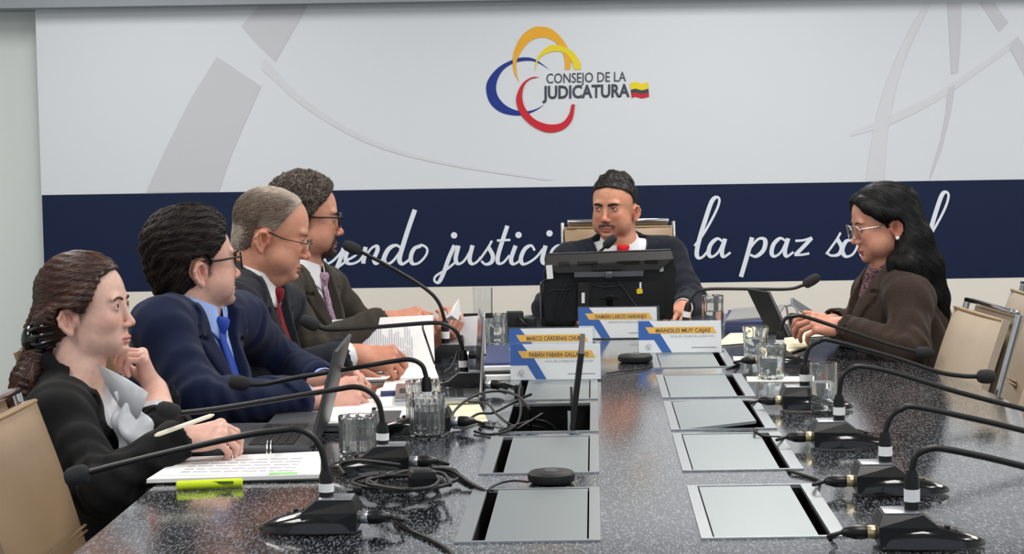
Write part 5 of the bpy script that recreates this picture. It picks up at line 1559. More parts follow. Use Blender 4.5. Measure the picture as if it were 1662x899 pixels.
    if not p.get('blouse'):   # shirt cuffs showing beyond the sleeves
        for s in 'LR':
            E, Wr = J['E' + s], J['W' + s]; d = Wr - E; ln = np.linalg.norm(d); e = p.get('sleeve_end', .90); t1 = min(.99, e + .13) * ln
            cr = .0345
            MB().lathe([(cr + .001, (e - .05) * ln), (cr, t1 - .002), (cr - .001, t1), (cr - .003, t1 - .001), (cr - .003, (e - .05) * ln)], Vector(E), Vector(d), 28, close=True).build('shirt_cuff', p['shirt'], root, 50)
    # ---- trousers and shoes
    lo, hi = bounds([P] + list(kn.values()) + [an[s] for s in 'LR'], .16)
    GT = Grid.box(lo, hi, .013)
    GT.ell(P + tu * .01, (.130, .184, .12), TR, .03)
    for s, q in (('L', 1), ('R', -1)):
        hp = P + lh * .09 * q + np.array([0, 0, -.01])
        GT.cap(hp, kn[s], .088, .068, .03); GT.cap(kn[s], an[s] + np.array([0, 0, .02]), .066, .054, .02)
    GT.fn(lambda X, Y, Z: .004 * wob3(X, Y, Z, 30, 3.0), mode='disp')
    tp, tq = GT.mesh(); np_mesh('trousers', tp, tq, p.get('trousers', p['jacket']), root)
    for s in 'LR':
        a = an[s]; Gs = Grid.box(a + np.array([-.25, -.25, -.07]), a + np.array([.25, .25, .06]), .009)
        Gs.cap(a + np.array([0, 0, -.035]), a + fh * .17 + np.array([0, 0, -.042]), .040, .032, .02); Gs.cap(a, a + np.array([0, 0, -.03]), .045, .045, .02)
        Gs.fn(lambda X, Y, Z: .004 - (Z + 0 * X + 0 * Y), .004, 'cut')
        q1, q2 = Gs.mesh(); np_mesh('shoe', q1, q2, M['gloss'], root)
    # ---- collar and tie
    if p.get('collar', True):
        mb = MB(); n = 25; V = []; rn = nr + .004
        for i in range(n):
            th = math.radians(-170 + 340 * i / (n - 1)); fr = abs(th) / math.radians(170)
            dirv = -tf * math.cos(th) + tl * math.sin(th)
            hgt = .034 - .020 * fr ** 2; drop = -.004 - .048 * max(0, fr - .62) / .38
            nd = unit(nk0 + tu * .06 - NB)
            cen = NB + tf * .004
            for rr, z in ((rn + .002, -.012), (rn, hgt), (rn + .005, hgt + .003), (rn + .013 + .010 * fr, drop), (rn + .010 + .009 * fr, drop - .001)):
                V.append(cen + dirv * rr + (nd if z > 0 else tu) * (z - .012 * fr))
        F4 = []
        for i in range(n - 1):
            for k in range(4): F4.append((i * 5 + k, i * 5 + k + 1, i * 5 + 6 + k, i * 5 + 5 + k))
        mb.add(V, F4); cm = mb.build('collar', p['shirt'], root, 60)
        md = cm.modifiers.new('solid', 'SOLIDIFY'); md.thickness = .0018
    if p.get('tie'):
        kn_ = NB + tf * (nr + .022) - tu * p.get('knot', .034); mb = MB()
        secs = []
        for i in range(9):
            c = Lt - .070 - i * .042; q = front(0, c) + tf * .008; wd = .015 + .0028 * i; secs.append((q, wd))
        secs = [(kn_ - tf * .004, .0165), ] + secs
        V = []
        for q, wd in secs:
            for t in (-1, -.5, 0, .5, 1): V.append(q + tl * wd * t + tf * (.004 * (1 - t * t)))
        F4 = [(i * 5 + k, i * 5 + k + 1, i * 5 + 6 + k, i * 5 + 5 + k) for i in range(len(secs) - 1) for k in range(4)]
        mb.add(V, F4); tm = mb.build('necktie', p['tie'], root, 60); md = tm.modifiers.new('solid', 'SOLIDIFY'); md.thickness = .003
        kb = MB(); kv = []
        for zz, wd, dp in ((.020, .022, .008), (.012, .024, .015), (-.004, .019, .016), (-.020, .013, .011)):
            for k in range(8):
                a = 2 * math.pi * k / 8; kv.append(kn_ + tu * zz + tl * wd * math.cos(a) + tf * dp * math.sin(a))
        kf = [(i * 8 + k, i * 8 + (k + 1) % 8, i * 8 + 8 + (k + 1) % 8, i * 8 + 8 + k) for i in range(3) for k in range(8)] + [tuple(range(8)), tuple(range(24, 32))]
        kb.add(kv, kf); kb.build('tie_knot', p['tie'], root, 60)
    p.update(root=root, G=G, GJ=GJ, GS=GS, Hd=H, TR=TR, Jn=J, front=front, Lt=Lt, bodyP=Pv)
    return p

def hair(p, t_top=.012, t_side=.008, line=None, nape=-.075, ear=(.028, .036), extra=None, disp=None, comb=None, col=(30, 24, 22), col2=None,
         n=3000, L=.035, rad=.0007, steps=5, jit=.25, puff=.002, h=.0028, mtl='hair', lo=None, hi=None, spots=None, back=.0, earcut=True):
    o, R, sc = p['Hd']; lf = local(o, R, sc)
    b0 = o - .15 if lo is None else np.minimum(lo, o - .15); b1 = o + .15 if hi is None else np.maximum(hi, o + .15)
    G = Grid.box(b0, b1, h)
    w = p['face'].get('w', 1.0)
    G.ell(o + R @ (np.array([-.008 - back / 2, 0, .036]) * sc), np.array([.096 + t_side * .7 + back, .076 * w + t_side, .080 + t_top]) * sc, R, .01)
    G.ell(o + R @ (np.array([.020, 0, .040]) * sc), np.array([.072 + t_side * .3, .066 * w + t_side * .9, .060 + t_top * 1.25]) * sc, R, .015)
    G.ell(o + R @ (np.array([-.045, 0, -.028]) * sc), np.array([.048 + t_side, .060 * w + t_side * .6, .062]) * sc, R, .02)
    zs_, xs_ = line
    def cut(X, Y, Z):
        x, y, z = lf(X, Y, Z); d = x - np.interp(z, zs_, xs_)
        d = np.maximum(d, (nape + .018 * np.clip((x + .09) / .09, 0, 1.2) - z))
        return d * sc
    G.fn(cut, .006, 'cut')
    if extra: extra(G, o, R, sc)
    if earcut:
        for s in (1, -1):
            G.ell(o + R @ (np.array([-.010, s * .086, -.020]) * sc), np.array([ear[0], .030, ear[1]]) * sc, R, .006, 'sub')
    if disp: G.fn(lambda X, Y, Z: disp(X, Y, Z, *lf(X, Y, Z)), mode='disp')
    Pv, F = G.mesh()
    c1 = np.array(lin(*col)[:3]); c2 = np.array(lin(*(col2 or col))[:3])
    def colr(P, rg, m):
        base = np.tile(c1, (m, 1)) * rg.uniform(.6, 1.25, (m, 1)); k = rg.uniform(0, 1, (m, 1)) ** 3
        if spots is not None:
            l = (P - o) @ R / sc; s_ = np.clip(spots(l[:, 0], l[:, 1], l[:, 2]), 0, 1)[:, None]; k = np.clip(s_ + .25 * (rg.uniform(0, 1, (m, 1)) - .5), 0, 1)
        return base * (1 - k) + c2 * k
    rg = np.random.default_rng(3)
    base_col = colr(Pv, rg, len(Pv)) * (.6 if spots is None else .9)
    if spots is None: base_col = np.tile(c1 * .75, (len(Pv), 1))
    hm = np_mesh('hair', Pv, F, M[mtl], p['root'], base_col)
    def cmb(P):
        l = (P - o) @ R / sc; v = comb(l[:, 0], l[:, 1], l[:, 2]); return np.stack(v, 1) @ R.T
    strands('hair_strands', G, Pv, cmb, n, L, steps, rad, colr, p['root'], jit=jit, seed=5, mt=M[mtl], puff=puff)
    return G

def glasses(p, fm, hw_=.0265, hh=.0195, z0=-.004, x0=.1075, rim=.0017, rimless=False, tilt=.0, name='eyeglasses'):
    """Spectacles are worn things: rims, lenses, bridge and temples hang together under one frame part."""
    o, R, sc = p['Hd']; root = p['root']
    L = lambda x, y, z: Vector(o + R @ (np.array([x, y, z]) * sc))
    w = p['face'].get('w', 1.0)
    g = None; mbf = MB()
    lenses = []
    for s in (1, -1):
        pts = []
        for i in range(24):
            a = 2 * math.pi * i / 24; c, s_ = math.cos(a), math.sin(a)
            u = hw_ * math.copysign(abs(c) ** .6, c); v = hh * math.copysign(abs(s_) ** .6, s_)
            pts.append((x0 - .006 * ((u * 1) / hw_ + .0) ** 2 * .5 - (.004 if u * s > 0 else 0) * abs(u / hw_), s * .034 + u, z0 + v))
        q = [L(*t) for t in pts]
        if rimless: mbf.tube(q[1:12], rim, 6)
        else: mbf.tube(q + [q[0]], rim, 6, caps=False)
        lenses.append(q)
        xo = x0 - .006
        mbf.tube([L(xo, s * (.034 + hw_), z0 + hh * .45), L(xo - .012, s * max(.034 + hw_ + .004, .066 * w), z0 + hh * .5), L(.04, s * .076 * w, z0 + .008), L(-.006, s * .0775 * w, .006), L(-.028, s * .0765 * w, -.012)], rim * 1.15, 6)
    mbf.tube(catmull([L(x0 - .003, .034 - hw_, z0 + hh * .35), L(x0 + .004, 0, z0 + hh * .55), L(x0 - .003, -.034 + hw_, z0 + hh * .35)], 4), rim, 6)
    g = mbf.build(name, fm, root, 60)
    for q in lenses:
        c = sum(q, Vector()) / len(q); mb = MB(); mb.add(q + [c], [(i, (i + 1) % 24, 24) for i in range(24)]); mb.build('lens', M['lens'], g, 60)
    return g

def whiskers(p, mask, n, L, col, col2=None, rad=.0006):
    o, R, sc = p['Hd']; l = (p['bodyP'] - o) @ R / sc; x, y, z = l.T
    roots = p['bodyP'][mask(x, np.abs(y), z)]
    c1, c2 = np.array(lin(*col)[:3]), np.array(lin(*(col2 or col))[:3])
    def colr(P, rg, m): k = rg.uniform(0, 1, (m, 1)) ** 2; return (c1 * (1 - k) + c2 * k) * rg.uniform(.7, 1.2, (m, 1))
    def cmb(P):
        q = (P - o) @ R / sc; return np.stack([0 * q[:, 0], np.sign(q[:, 1]) * (.8 * (q[:, 2] > -.072)), -1 + 0 * q[:, 0]], 1) @ R.T
    strands('beard' if n > 900 else 'moustache', p['G'], roots, cmb, n, L, 3, rad, colr, p['root'], lift=.0012, jit=.3, seed=8, mt=M['hairblack'], puff=.0012)
MOUST = lambda x, y, z: (x > .070) & (y < .030) & (z < -.0565 - .10 * y) & (z > -.0675 - .12 * y)
GOATEE = lambda x, y, z: (x > .055) & (y < .028) & (z < -.089) & (z > -.118)

CURL = lambda a, b, c, step=0.0: [(a + step * i, b, c) for i in range(4)]
D = math.radians
lineA = ([-.2, -.05, -.02, 0, .02, .04, .06, .085, .13], [-.015, -.012, .018, .030, .036, .042, .055, .082, .12])
lineM = ([-.2, -.045, -.030, -.012, .010, .03, .055, .075, .095, .13], [-.018, -.015, .016, .020, .022, .040, .066, .074, .088, .115])
lineC = ([-.2, -.045, -.030, -.012, .010, .03, .055, .075, .095, .13], [-.018, -.015, .008, .012, .014, .026, .040, .051, .062, .09])
lineD = ([-.2, -.045, -.030, -.012, .010, .03, .055, .075, .095, .13], [-.018, -.015, .014, .018, .020, .036, .060, .070, .084, .11])
lineE = ([-.2, -.045, -.025, -.008, .010, .03, .050, .066, .078, .13], [-.022, -.020, -.014, -.002, .002, .008, .026, .052, .082, .12])
lineF = ([-.2, -.10, -.06, -.02, 0, .02, .04, .06, .085, .13], [-.01, .0, .005, .012, .022, .036, .054, .072, .086, .12])
# ------------------------------------------------------------------ the six people at the table
M['cl_black'] = fabric('black_blazer_cloth', (14, 14, 16), amt=.2, sheen=.05)
M['cl_navy'] = fabric('bright_navy_suit_cloth', (12, 24, 58), amt=.3, sheen=.08)
M['cl_dark'] = fabric('dark_slate_suit_cloth', (24, 28, 38), amt=.3, sheen=.08)
M['cl_olive'] = fabric('brown_grey_suit_cloth', (58, 52, 45), amt=.35, sheen=.08)
M['cl_char'] = fabric('charcoal_navy_suit_cloth', (18, 22, 32), amt=.35, rgb2=(34, 40, 54), sheen=.08)
M['cl_brown'] = fabric('brown_tweed_cloth', (58, 43, 34), amt=.75, rgb2=(30, 22, 18), sheen=.08, nscale=420, weave=500)
M['sh_grey'] = mat('pearl_grey_satin', (196, 200, 206), 0.38, sheen=0.2, bump=(30, 0.1))
M['sh_blue'] = fabric('light_blue_shirt_cotton', (156, 182, 236), amt=.1, sheen=0)
M['sh_white'] = fabric('white_shirt_cotton', (232, 234, 238), amt=.05, sheen=0)
M['sh_pink'] = fabric('pale_pink_blouse', (206, 178, 176), amt=.1, sheen=0)
M['tie_red'] = fabric('dark_red_tie_silk', (126, 24, 36), rough=.5, amt=.3, sheen=0)
M['tie_scarlet'] = fabric('scarlet_tie_silk', (214, 28, 42), rough=.5, amt=.2, sheen=0)
M['tie_blue'] = fabric('royal_blue_tie_silk', (40, 74, 176), rough=.5, amt=.3, sheen=0)
M['tie_pink'] = fabric('patterned_mauve_tie_silk', (196, 166, 186), rough=.5, amt=.9, sheen=0, rgb2=(122, 84, 112), nscale=160)

# woman in the black blazer -------------------------------------------------
wL = W(252, 638, 3.83); wR = W(294, 712, 3.52)
nbA = W(124, 618, 3.745)
A = person(dict(label='woman in black blazer resting her chin on her hand while writing beside the open binder', seed=1, h=.0022, hc=.0052,
    H=(W(137, 500, 3.75), (D(-8), D(4), 0), .915), J=dict(P=(nbA.x - .075, 3.745, .60), NB=nbA, SR=W(98, 672, 3.585), SL=W(168, 655, 3.90),
        ER=W(168, 796, 3.44), WR=wR, EL=W(268, 712, 3.62), WL=wL),
    neck=.046, tw=.90, blouse=True, shirt=M['sh_grey'], jacket=M['cl_black'], collar=False, jcollar=True, v0=.30, vw=.085, jinf=.014, sleeve=(.056, .048, .040), sleeve_end=.93, 
    face=dict(id='a', hairline=(*lineA, (70, 42, 34), .8), skin=(232, 192, 176), red=(222, 140, 126), lip=(190, 112, 108), fem=1, w=.95, jaw=.80, nose=.85, brow=(62, 42, 34), browt=1.25, gaze=(0, .05), open=.85),
    hands=[dict(s='R', w=wR, d=(1, .22, .10), n=(-.1, -.50, .86), curl=[(.75, .75, .4), (.85, .85, .5), (.95, .9, .5), (1.05, .9, .5)], thumb=(.35, .85, .35, .55), sc=.90),
           dict(s='L', w=wL + Vector((0, 0, .008)), d=(-.34, -.12, .95), n=(.88, .25, .35), curl=[(1.0, 1.35, .7), (1.05, 1.35, .7), (1.1, 1.35, .7), (1.1, 1.3, .7)], thumb=(.5, .75, .4, .5), sc=.88)]))
def exA(G, o, R, sc):
    pts = [o + R @ (np.array(v) * sc) for v in ((-.085, 0, -.020), (-.105, 0, -.045))]
    tail = [V3(W(70, 552, 3.74)), V3(W(56, 586, 3.72)), V3(W(42, 616, 3.70)), V3(W(33, 650, 3.69)), V3(W(30, 690, 3.68))]
    G.chain(pts + tail, [.040, .030, .022, .024, .026, .022, .012], .02)
    # side sweep over the temple, hair over the top of the ear
    for s in (1, -1):
        G.chain([o + R @ (np.array(v) * sc) for v in ((.050, s * .055, .060), (.030, s * .069, .030), (.000, s * .079, .010), (-.04, s * .078, -.005), (-.08, s * .05, -.018))], [.010, .013, .014, .016, .018], .012)
hair(A, .012, .008, lineA, nape=-.092, ear=(.027, .032), extra=exA, disp=lambda X, Y, Z, x, y, z: .0016 * np.sin(420 * (z + .25 * x) + 3 * wob3(X, Y, Z, 40)), lo=V3(W(20, 700, 3.62)) - .03, hi=None,
     comb=lambda x, y, z: (-1 + 0 * x, -.6 * np.sign(y) * (x < -.06), -.35 - .9 * (z > .075) * 0 - 1.1 * (x < -.095)), col=(54, 32, 26), col2=(122, 78, 56), n=5200, L=.06, rad=.0006, steps=6, jit=.10, puff=.0016)
cl = MB()
cc = W(68, 545, 3.73)
for k in range(5):
    a = -0.9 + k * .45
    cl.tube(catmull([cc + Vector((-.018, -.030 * math.cos(a), .03 * math.sin(a))), cc + Vector((.005, -.046 * math.cos(a), .040 * math.sin(a) + .004)), cc + Vector((.034, -.040 * math.cos(a), .034 * math.sin(a) + .01))], 4), .0042, 6)
cl.ball(cc + Vector((-.02, -.01, -.006)), (.020, .026, .030), 12, 8)
tag(cl.build('claw_clip', M['gloss'], A['root'], 60), 'glossy black claw clip')
# blouse bow: broad collar leaf and a loose knot
mb = MB(); fr = A['front']; tfA, tlA, tuA = A['TR'].T
leaf = [W(163, 604, 3.60), W(196, 610, 3.56), W(240, 636, 3.56), (W(236, 660, 3.54)), W(221, 682, 3.53), W(205, 668, 3.55), W(180, 640, 3.58)]
Gb = Grid.box(V3(W(150, 740, 3.5)) - .06, V3(W(270, 590, 3.85)) + .06, .0045)
def leafchain(pts, r, fl): Gb.chain([V3(q) for q in pts], r, .012, flat=fl)
nrm = (.25, -.9, .35)
leafchain([W(206, 672, 3.585), W(226, 700, 3.57), W(236, 728, 3.565)], [.020, .030, .028], (nrm, .5))
leafchain([W(196, 640, 3.62), W(210, 690, 3.60), W(222, 735, 3.60)], [.010, .030, .036], (nrm, .55))
Gb.fn(lambda X, Y, Z: .0035 * np.sin(95 * (X * .8 + Z * .9) + 2.5 * wob3(X, Y, Z, 30)), mode='disp')
lf = [W(160, 592, 3.70), W(178, 600, 3.655), W(204, 613, 3.615), W(226, 627, 3.585), W(241, 637, 3.58), W(235, 655, 3.57), (W(223, 682, 3.57)), W(208, 674, 3.585), W(188, 648, 3.62), W(172, 622, 3.66)]
lm = MB(); c_ = sum(lf, Vector()) / len(lf) + Vector((.006, -.012, .006)); lm.add(lf + [c_], [(i, (i + 1) % 10, 10) for i in range(10)])
lo_ = lm.build('blouse_collar', M['sh_grey'], A['root'], 60); md = lo_.modifiers.new('solid', 'SOLIDIFY'); md.thickness = .004
bp_, bf_ = Gb.mesh(); np_mesh('blouse_bow', bp_, bf_, M['sh_grey'], A['root'])
# wristwatch
wd = (wL - V3(0 * np.array(wL)) if False else Vector(wL)); dW = Vector((-.34, -.12, .95)).normalized()
MB().lathe([(.0275, -.006), (.0290, -.004), (.0290, .004), (.0275, .006)], wL + dW * -.006, dW, 24).build('watch_bracelet', M['silver'], A['root'], 50)
MB().lathe([(.012, 0), (.0125, .004), (.010, .006)], wL + dW * -.006 + Vector((.0, -.028, 0)), (0.1, -1, .1), 18).build('watch_case', M['silver'], A['root'], 40)
pn = empty('pen', W(300, 690, 3.5), 'slim white pen in the writing hand of the woman in the black blazer', 'pen')
a = W(251, 707, 3.41); b = W(347, 673, 3.545)
MB().tube([a, a.lerp(b, .06), a.lerp(b, .94), b], [.002, .0042, .0042, .0018], 10).build('barrel', M['papershade'], pn, 40)

# man in the bright navy suit ------------------------------------------------
nbB = W(314, 496, 4.30); wRB = W(512, 648, 4.20); wLB = W(532, 622, 4.44)
B = person(dict(label='man in bright navy suit and light blue shirt with clasped hands, dark hair turned away', seed=2, h=.0025,
    H=(W(313, 426, 4.30), (D(28), D(4), 0), .97), J=dict(P=(nbB.x - .07, 4.27, .60), NB=nbB, SR=W(264, 530, 4.13), SL=W(386, 518, 4.49),
        ER=W(322, 650, 4.02), WR=wRB, EL=W(452, 592, 4.64), WL=wLB),
    neck=.058, tw=1.08, belly=.02, shirt=M['sh_blue'], jacket=M['cl_navy'], tie=M['tie_blue'], jinf=.020, sleeve=(.064, .058, .046), sleeve_end=.80, vw=.085,
    face=dict(id='b', hairline=(*lineM, (30, 24, 22), .8), skin=(222, 176, 158), red=(210, 120, 108), stubble=((96, 84, 80), .30), w=1.03, jaw=1.08, fat=.006, nose=1.0, brow=(26, 22, 22), browt=1.3, ),
    hands=[dict(s='R', w=wRB + Vector((.012, 0, 0)), d=(.95, .35, .12), n=(.25, -.72, .62), curl=CURL(.85, 1.0, .5, .04), thumb=(.5, .8, .3, .3), sc=.95),
           dict(s='L', w=wLB, d=(.88, -.38, .10), n=(.55, .55, .65), curl=CURL(.7, .9, .5, .05), thumb=(.6, .8, .3, .2), sc=.95)]))
hair(B, .026, .015, lineM, nape=-.082, ear=(.034, .042), back=.006,
     disp=lambda X, Y, Z, x, y, z: .0022 * np.sin(260 * (z * .9 + y * .6 + .25 * x) + 4 * wob3(X, Y, Z, 45)) + .002 * wob3(X, Y, Z, 60),
     comb=lambda x, y, z: (-1 + 0 * x, -.35 + 0 * x, -.25 - .9 * (z < .02)), mtl='hairblack', col=(16, 13, 12), col2=(62, 50, 42), n=4800, L=.045, rad=.0009, jit=.22, puff=.004)
glasses(B, M['frameblack'], .027, .021, rim=.0024)

# grey-haired man reading -----------------------------------------------------
nbC = W(407, 447, 4.85); wRC = W(574, 576, 4.70); wLC = W(570, 588, 4.92)
C = person(dict(label='grey-haired man in dark suit and dark red tie looking down over his spectacles', seed=3, h=.0026,
    H=(W(439, 377, 4.85), (D(3), D(-14), 0), 1.0), J=dict(P=(nbC.x - .10, 4.84, .60), NB=nbC, SR=W(380, 497, 4.67), SL=W(452, 495, 5.05),
        ER=W(405, 622, 4.58), WR=wRC, EL=W(500, 600, 5.12), WL=wLC),
    neck=.062, fat=1, tw=1.12, belly=.035, shirt=M['sh_white'], jacket=M['cl_dark'], tie=M['tie_red'], jinf=.020, sleeve=(.064, .058, .044), sleeve_end=.86, vw=.078,
    face=dict(id='c', hairline=(*lineC, (128, 100, 82), .75), skin=(206, 148, 122), red=(200, 104, 84), stubble=((150, 130, 120), .12), w=1.05, jaw=1.1, fat=.014, nose=1.0, brow=(110, 88, 74), open=.6, look=-.002, gaze=(0, -.4)),
    hands=[dict(s='R', w=wRC + Vector((.012, 0, 0)), d=(.98, .12, -.12), n=(.1, -.66, .74), curl=CURL(.8, .95, .5, .06), thumb=(.40, .90, .3, .35), sc=1.0),
           dict(s='L', w=wLC, d=(.9, -.2, -.1), n=(.1, .2, .95), curl=CURL(.6, .8, .5), sc=.95)]))
hair(C, .003, .0035, lineC, nape=-.072, ear=(.026, .036), disp=lambda X, Y, Z, x, y, z: .0010 * wob3(X, Y, Z, 160),
     comb=lambda x, y, z: (-1 + 0 * x, 0 * x, -.6 + 0 * x), col=(84, 66, 54), col2=(190, 176, 162), n=3600, L=.022, rad=.0006, jit=.35, puff=.002, mtl='hairdull',
     spots=lambda x, y, z: .55 * np.exp(-((z - .0) / .028) ** 2) * (x > -.03) + .8 * np.exp(-((z - .115) / .018) ** 2) + .6 * (x < -.07) * (z < .0) + .7 * np.clip((x - .03) / .03, 0, 1) * (z > .055) + .12)
glasses(C, M['frameblack'], .026, .015, z0=-.012, x0=.110, rim=.0014, rimless=True)
MB().box(C['front'](.085, C['Lt'] * .66, C['GJ']) if False else Vector(C['front'](-.115, C['Lt'] * .66, C['GJ'])) + Vector((.004, 0, .01)), (.006, .035, .022), None, .002).build('pocket_square', M['paper'], C['root'], 30)

# bearded man -------------------------------------------------------------------
nbD = W(484, 428, 5.36); wRD = W(622, 520, 5.16); wLD = W(690, 562, 5.36)
Dm = person(dict(label='bearded man with curly hair and black-rimmed glasses in a brown-grey suit turning pages', seed=4, h=.0028,
    H=(W(493, 353, 5.36), (D(6), D(-3), 0), 1.0), J=dict(P=(nbD.x - .06, 5.37, .60), NB=nbD, SR=W(450, 478, 5.18), SL=W(526, 470, 5.55),
        ER=W(505, 575, 5.02), WR=wRD, EL=W(610, 560, 5.62), WL=wLD),
    neck=.060, tw=1.08, belly=.02, shirt=M['sh_white'], jacket=M['cl_olive'], tie=M['tie_pink'], jinf=.020, sleeve=(.064, .058, .044), vw=.09,
    face=dict(id='d', hairline=(*lineD, (60, 48, 42), .8), skin=(208, 150, 126), red=(198, 104, 86), stubble=((70, 56, 50), .22, .75, .95), w=1.04, jaw=1.06, fat=.006, nose=1.02, brow=(40, 32, 28), browt=1.3),
    hands=[dict(s='R', w=wRD + Vector((.01, 0, 0)), d=(.98, .12, .10), n=(.05, -.45, .88), curl=CURL(.55, .8, .4, .05), thumb=(.4, .8, .3, .6), sc=1.0),
           dict(s='L', w=wLD, d=(.72, -.3, .52), n=(.45, -.7, -.2), curl=CURL(.7, .9, .5, .05), sc=1.0)]))
hair(Dm, .022, .014, lineD, nape=-.078, ear=(.024, .034), disp=lambda X, Y, Z, x, y, z: .0045 * wob3(X, Y, Z, 150, 1.3) + .003 * wob3(X, Y, Z, 320, 2.3),
     comb=lambda x, y, z: (np.sin(300 * z + 90 * y), np.cos(280 * x), np.sin(260 * y + 100 * x)), col=(62, 52, 46), col2=(150, 138, 124), n=5000, L=.022, rad=.0008, jit=.9, puff=.005, mtl='hairdull')
glasses(Dm, M['frameblack'], .027, .019, rim=.0026)

whiskers(Dm, lambda x, y, z: MOUST(x, y, z) | GOATEE(x, y, z) | ((x > .060) & (y > .022) & (y < .034) & (z < -.066) & (z > -.10)), 1500, .008, (44, 34, 30), (120, 108, 98))

# man at the head of the table -----------------------------------------------------
nbE = W(1005, 394, 6.86); wLE = W(1108, 500, 6.50); wRE = W(930, 505, 6.45)
E = person(dict(label='man with moustache, charcoal suit and red tie seated behind the monitor', seed=5, h=.0030,
    H=(W(998, 336, 6.85), (D(-115), D(-2), 0), 1.0), J=dict(P=(nbE.x, 6.95, .62), NB=nbE, SR=W(927, 424, 6.84), SL=W(1084, 414, 6.88),
        ER=W(893, 500, 6.66), WR=wRE, EL=W(1124, 492, 6.74), WL=wLE),
    neck=.060, knot=.006, tw=1.08, belly=.01, shirt=M['sh_white'], jacket=M['cl_char'], tie=M['tie_scarlet'], jinf=.020, sleeve=(.064, .058, .044), sleeve_end=.86, vw=.095, v0=.35,
    face=dict(id='e', hairline=(*lineE, (34, 26, 24), .85), skin=(212, 152, 124), red=(204, 108, 86), lip=(186, 108, 96), stubble=((66, 50, 44), .16, .70, .22), w=1.0, jaw=1.02, fat=.001, nose=.98, brow=(26, 20, 18), browt=2.3, gaze=(-.28, .0), open=.6),
    hands=[dict(s='R', w=wRE, d=(.2, -.95, -.05), n=(0, 0, 1), curl=CURL(.4, .5, .3), sc=.95),
           dict(s='L', w=wLE + Vector((0, -.01, 0)), d=(-.25, -.93, -.15), n=(.45, .1, .9), curl=CURL(.5, .7, .4, .05), sc=1.0)]))
hair(E, .018, .0025, lineE, nape=-.072, ear=(.026, .036), disp=lambda X, Y, Z, x, y, z: .0050 * wob3(X, Y, Z, 110, .7) * np.clip((z - .05) / .03, 0, 1) + .001 * wob3(X, Y, Z, 260),
     comb=lambda x, y, z: (.5 * (z > .08) - .5 * (z <= .08), .5 * (z > .08), -.6 * (z <= .08) + .2), col=(24, 20, 19), col2=(78, 68, 62), n=3600, L=.018, rad=.0008, jit=.5, puff=.004)
pinp = Vector(E['front'](.10, E['Lt'] * .72, E['GJ'])); MB().ball(pinp + Vector((0, -.004, 0)), (.009, .005, .009), 12, 8).build('lapel_pin', M['label'], E['root'], 60)

whiskers(E, lambda x, y, z: MOUST(x, y, z) & (z > -.0675), 210, .0045, (48, 36, 30), (84, 62, 50), .0004)

# woman in the brown jacket ----------------------------------------------------------
nbF = W(1446, 430, 5.36); wLF = W(1366, 530, 5.18); wRF = W(1352, 524, 5.40)
Fw = person(dict(label='woman in brown tweed jacket with long black hair and glasses looking down at her phone', seed=6, h=.0026,
    H=(W(1434, 360, 5.35), (D(187), D(-12), 0), .925), J=dict(P=(nbF.x + .075, 5.37, .60), NB=nbF, SL=W(1476, 487, 5.19), SR=W(1420, 478, 5.52),
        EL=W(1474, 572, 5.08), WL=wLF, ER=W(1404, 552, 5.60), WR=wRF),
    neck=.047, tw=.98, bust=.02, blouse=True, shirt=M['sh_pink'], jacket=M['cl_brown'], collar=False, jinf=.017, sleeve=(.063, .056, .042), sleeve_end=.93, vw=.05, v0=.5, trousers=M['cl_black'],
    face=dict(id='f', skin=(206, 150, 126), red=(206, 110, 92), lip=(176, 74, 78), fem=1, w=.98, jaw=.92, nose=.9, fat=.004, brow=(30, 24, 24), open=.6, look=-.002, gaze=(0, -.5)),
    hands=[dict(s='L', w=wLF, d=(-.97, .05, .14), n=(.05, -.62, .76), curl=[(.45, .6, .3), (.6, .7, .4), (.7, .8, .4), (.8, .8, .4)], thumb=(.5, .8, .3, .1), sc=.90),
           dict(s='R', w=wRF, d=(-.95, -.12, .20), n=(.0, .35, .9), curl=[(.6, .9, .5)] * 4, thumb=(.4, .9, .3, .2), sc=.90)]))
def exF(G, o, R, sc):
    Lp = lambda v: o + R @ (np.array(v) * sc)
    for s in (1, -1):      # parted curtain falling behind the ears
        G.chain([Lp((.070, s * .030, .085)), Lp((.058, s * .058, .058)), Lp((.030, s * .073, .035)), Lp((-.015, s * .078, .022)), Lp((-.050, s * .070, -.01))], [.012, .013, .014, .016, .024], .015)
    back = [Lp((-.075, 0, .05)), V3(W(1487, 385, 5.34)), V3(W(1505, 430, 5.33)), V3(W(1516, 480, 5.33)), V3(W(1522, 530, 5.34)), V3(W(1524, 570, 5.35))]
    for dy in (-.065, -.02, .03, .07):
        G.chain([b + np.array([-.012 * abs(dy) / .07, dy * (1.0 if i else .6), 0]) for i, b in enumerate(back)], [.040, .040, .040, .036, .030, .018], .02)
    G.chain([Lp((-.055, .062, -.03)), Lp((-.052, .062, -.075)), V3(W(1452, 425, 5.27)), V3(W(1447, 440, 5.26))], [.026, .026, .020, .010], .02)
    G.chain([Lp((-.06, .060, -.03)), V3(W(1478, 430, 5.24)), V3(W(1499, 485, 5.22))], [.03, .030, .02], .025)
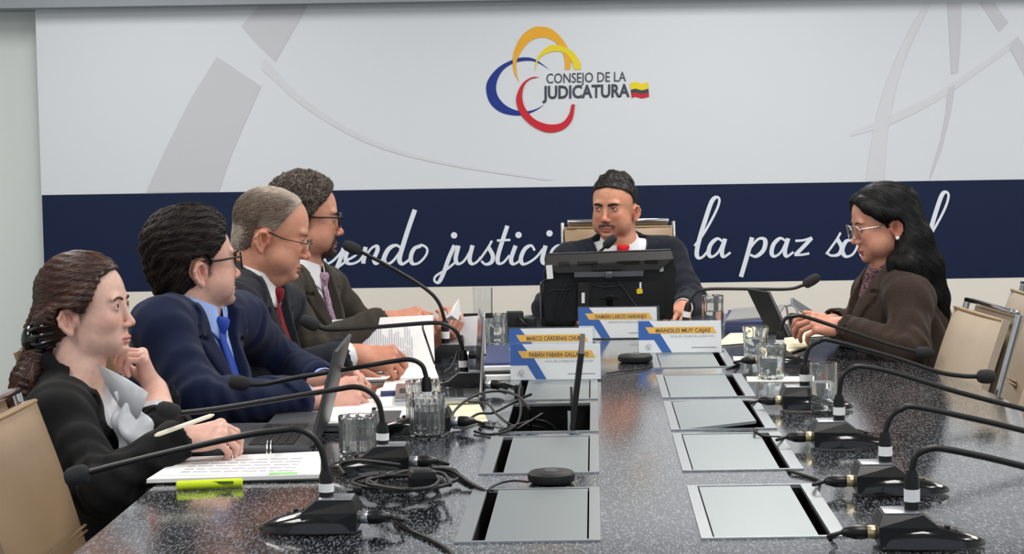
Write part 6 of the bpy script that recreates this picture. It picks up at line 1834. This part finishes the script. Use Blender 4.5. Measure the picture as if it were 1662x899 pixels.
hair(Fw, .010, .010, lineF, nape=-.20, ear=(.022, .034), extra=exF, disp=lambda X, Y, Z, x, y, z: .0009 * np.sin(330 * (Y + .35 * X) + 2.5 * wob3(X, Y, Z, 25)), lo=V3(W(1400, 620, 5.1)), hi=V3(W(1560, 300, 5.6)),
     comb=lambda x, y, z: (-.55 - .3 * (z > .05) + .25 * (x < -.1), .35 * np.sign(y) * (z > .03), -.9 + 0 * x), mtl='hairblack', col=(8, 7, 8), col2=(26, 25, 28), n=5200, L=.09, rad=.0008, steps=7, jit=.06, puff=.002, earcut=True)
glasses(Fw, M['framesilver'], .028, .022, z0=-.010, rim=.0015)
eo, eR, es = Fw['Hd']; MB().ball(Vector(eo + eR @ (np.array([-.006, .086, -.050]) * es)), .0055, 12, 8).build('pearl_earring', M['label'], Fw['root'], 60)
ph_ = empty('mobile_phone', W(1308, 505, 5.28), 'slim phone with silver edge held by the woman in the brown jacket', 'phone')
a = W(1284, 489, 5.30); b = W(1338, 524, 5.30); ex = (b - a); ln_ = ex.length; ex.normalize(); ey = Vector((0.1, .96, .2)); ey = (ey - ex * ey.dot(ex)).normalized(); Rm = Matrix((ex, ey, ex.cross(ey))).transposed()
MB().box((a + b) / 2, (ln_, .072, .0085), Rm, .003).build('phone_body', M['silver'], ph_, 30)
MB().box((a + b) / 2 + Rm @ Vector((0, 0, .0045)), (ln_ - .008, .066, .0006), Rm).build('screen', M['screen'], ph_, None)

# dark patterned scarf at her neck
Gk = Grid.box(V3(nbF) - .14, V3(nbF) + .14, .004)
fF, lF, uF = Fw['TR'].T
ringp = [V3(nbF) + fF * (.062 * math.cos(t)) + lF * (.060 * math.sin(t)) + uF * (.018 - .035 * max(0, math.cos(t))) for t in np.linspace(-math.pi, math.pi, 15)]
Gk.chain(ringp, .013, .01); Gk.chain([V3(nbF) + fF * .066 - uF * .02, V3(nbF) + fF * .085 - uF * .07, V3(nbF) + fF * .09 - uF * .12], [.018, .022, .016], .012)
Gk.fn(lambda X, Y, Z: .003 * wob3(X, Y, Z, 110), mode='disp')
kp, kf = Gk.mesh(); M['scarf'] = fabric('dark_mauve_scarf', (58, 40, 48), amt=.8, rgb2=(150, 112, 120), nscale=120, sheen=0); np_mesh('neck_scarf', kp, kf, M['scarf'], Fw['root'])
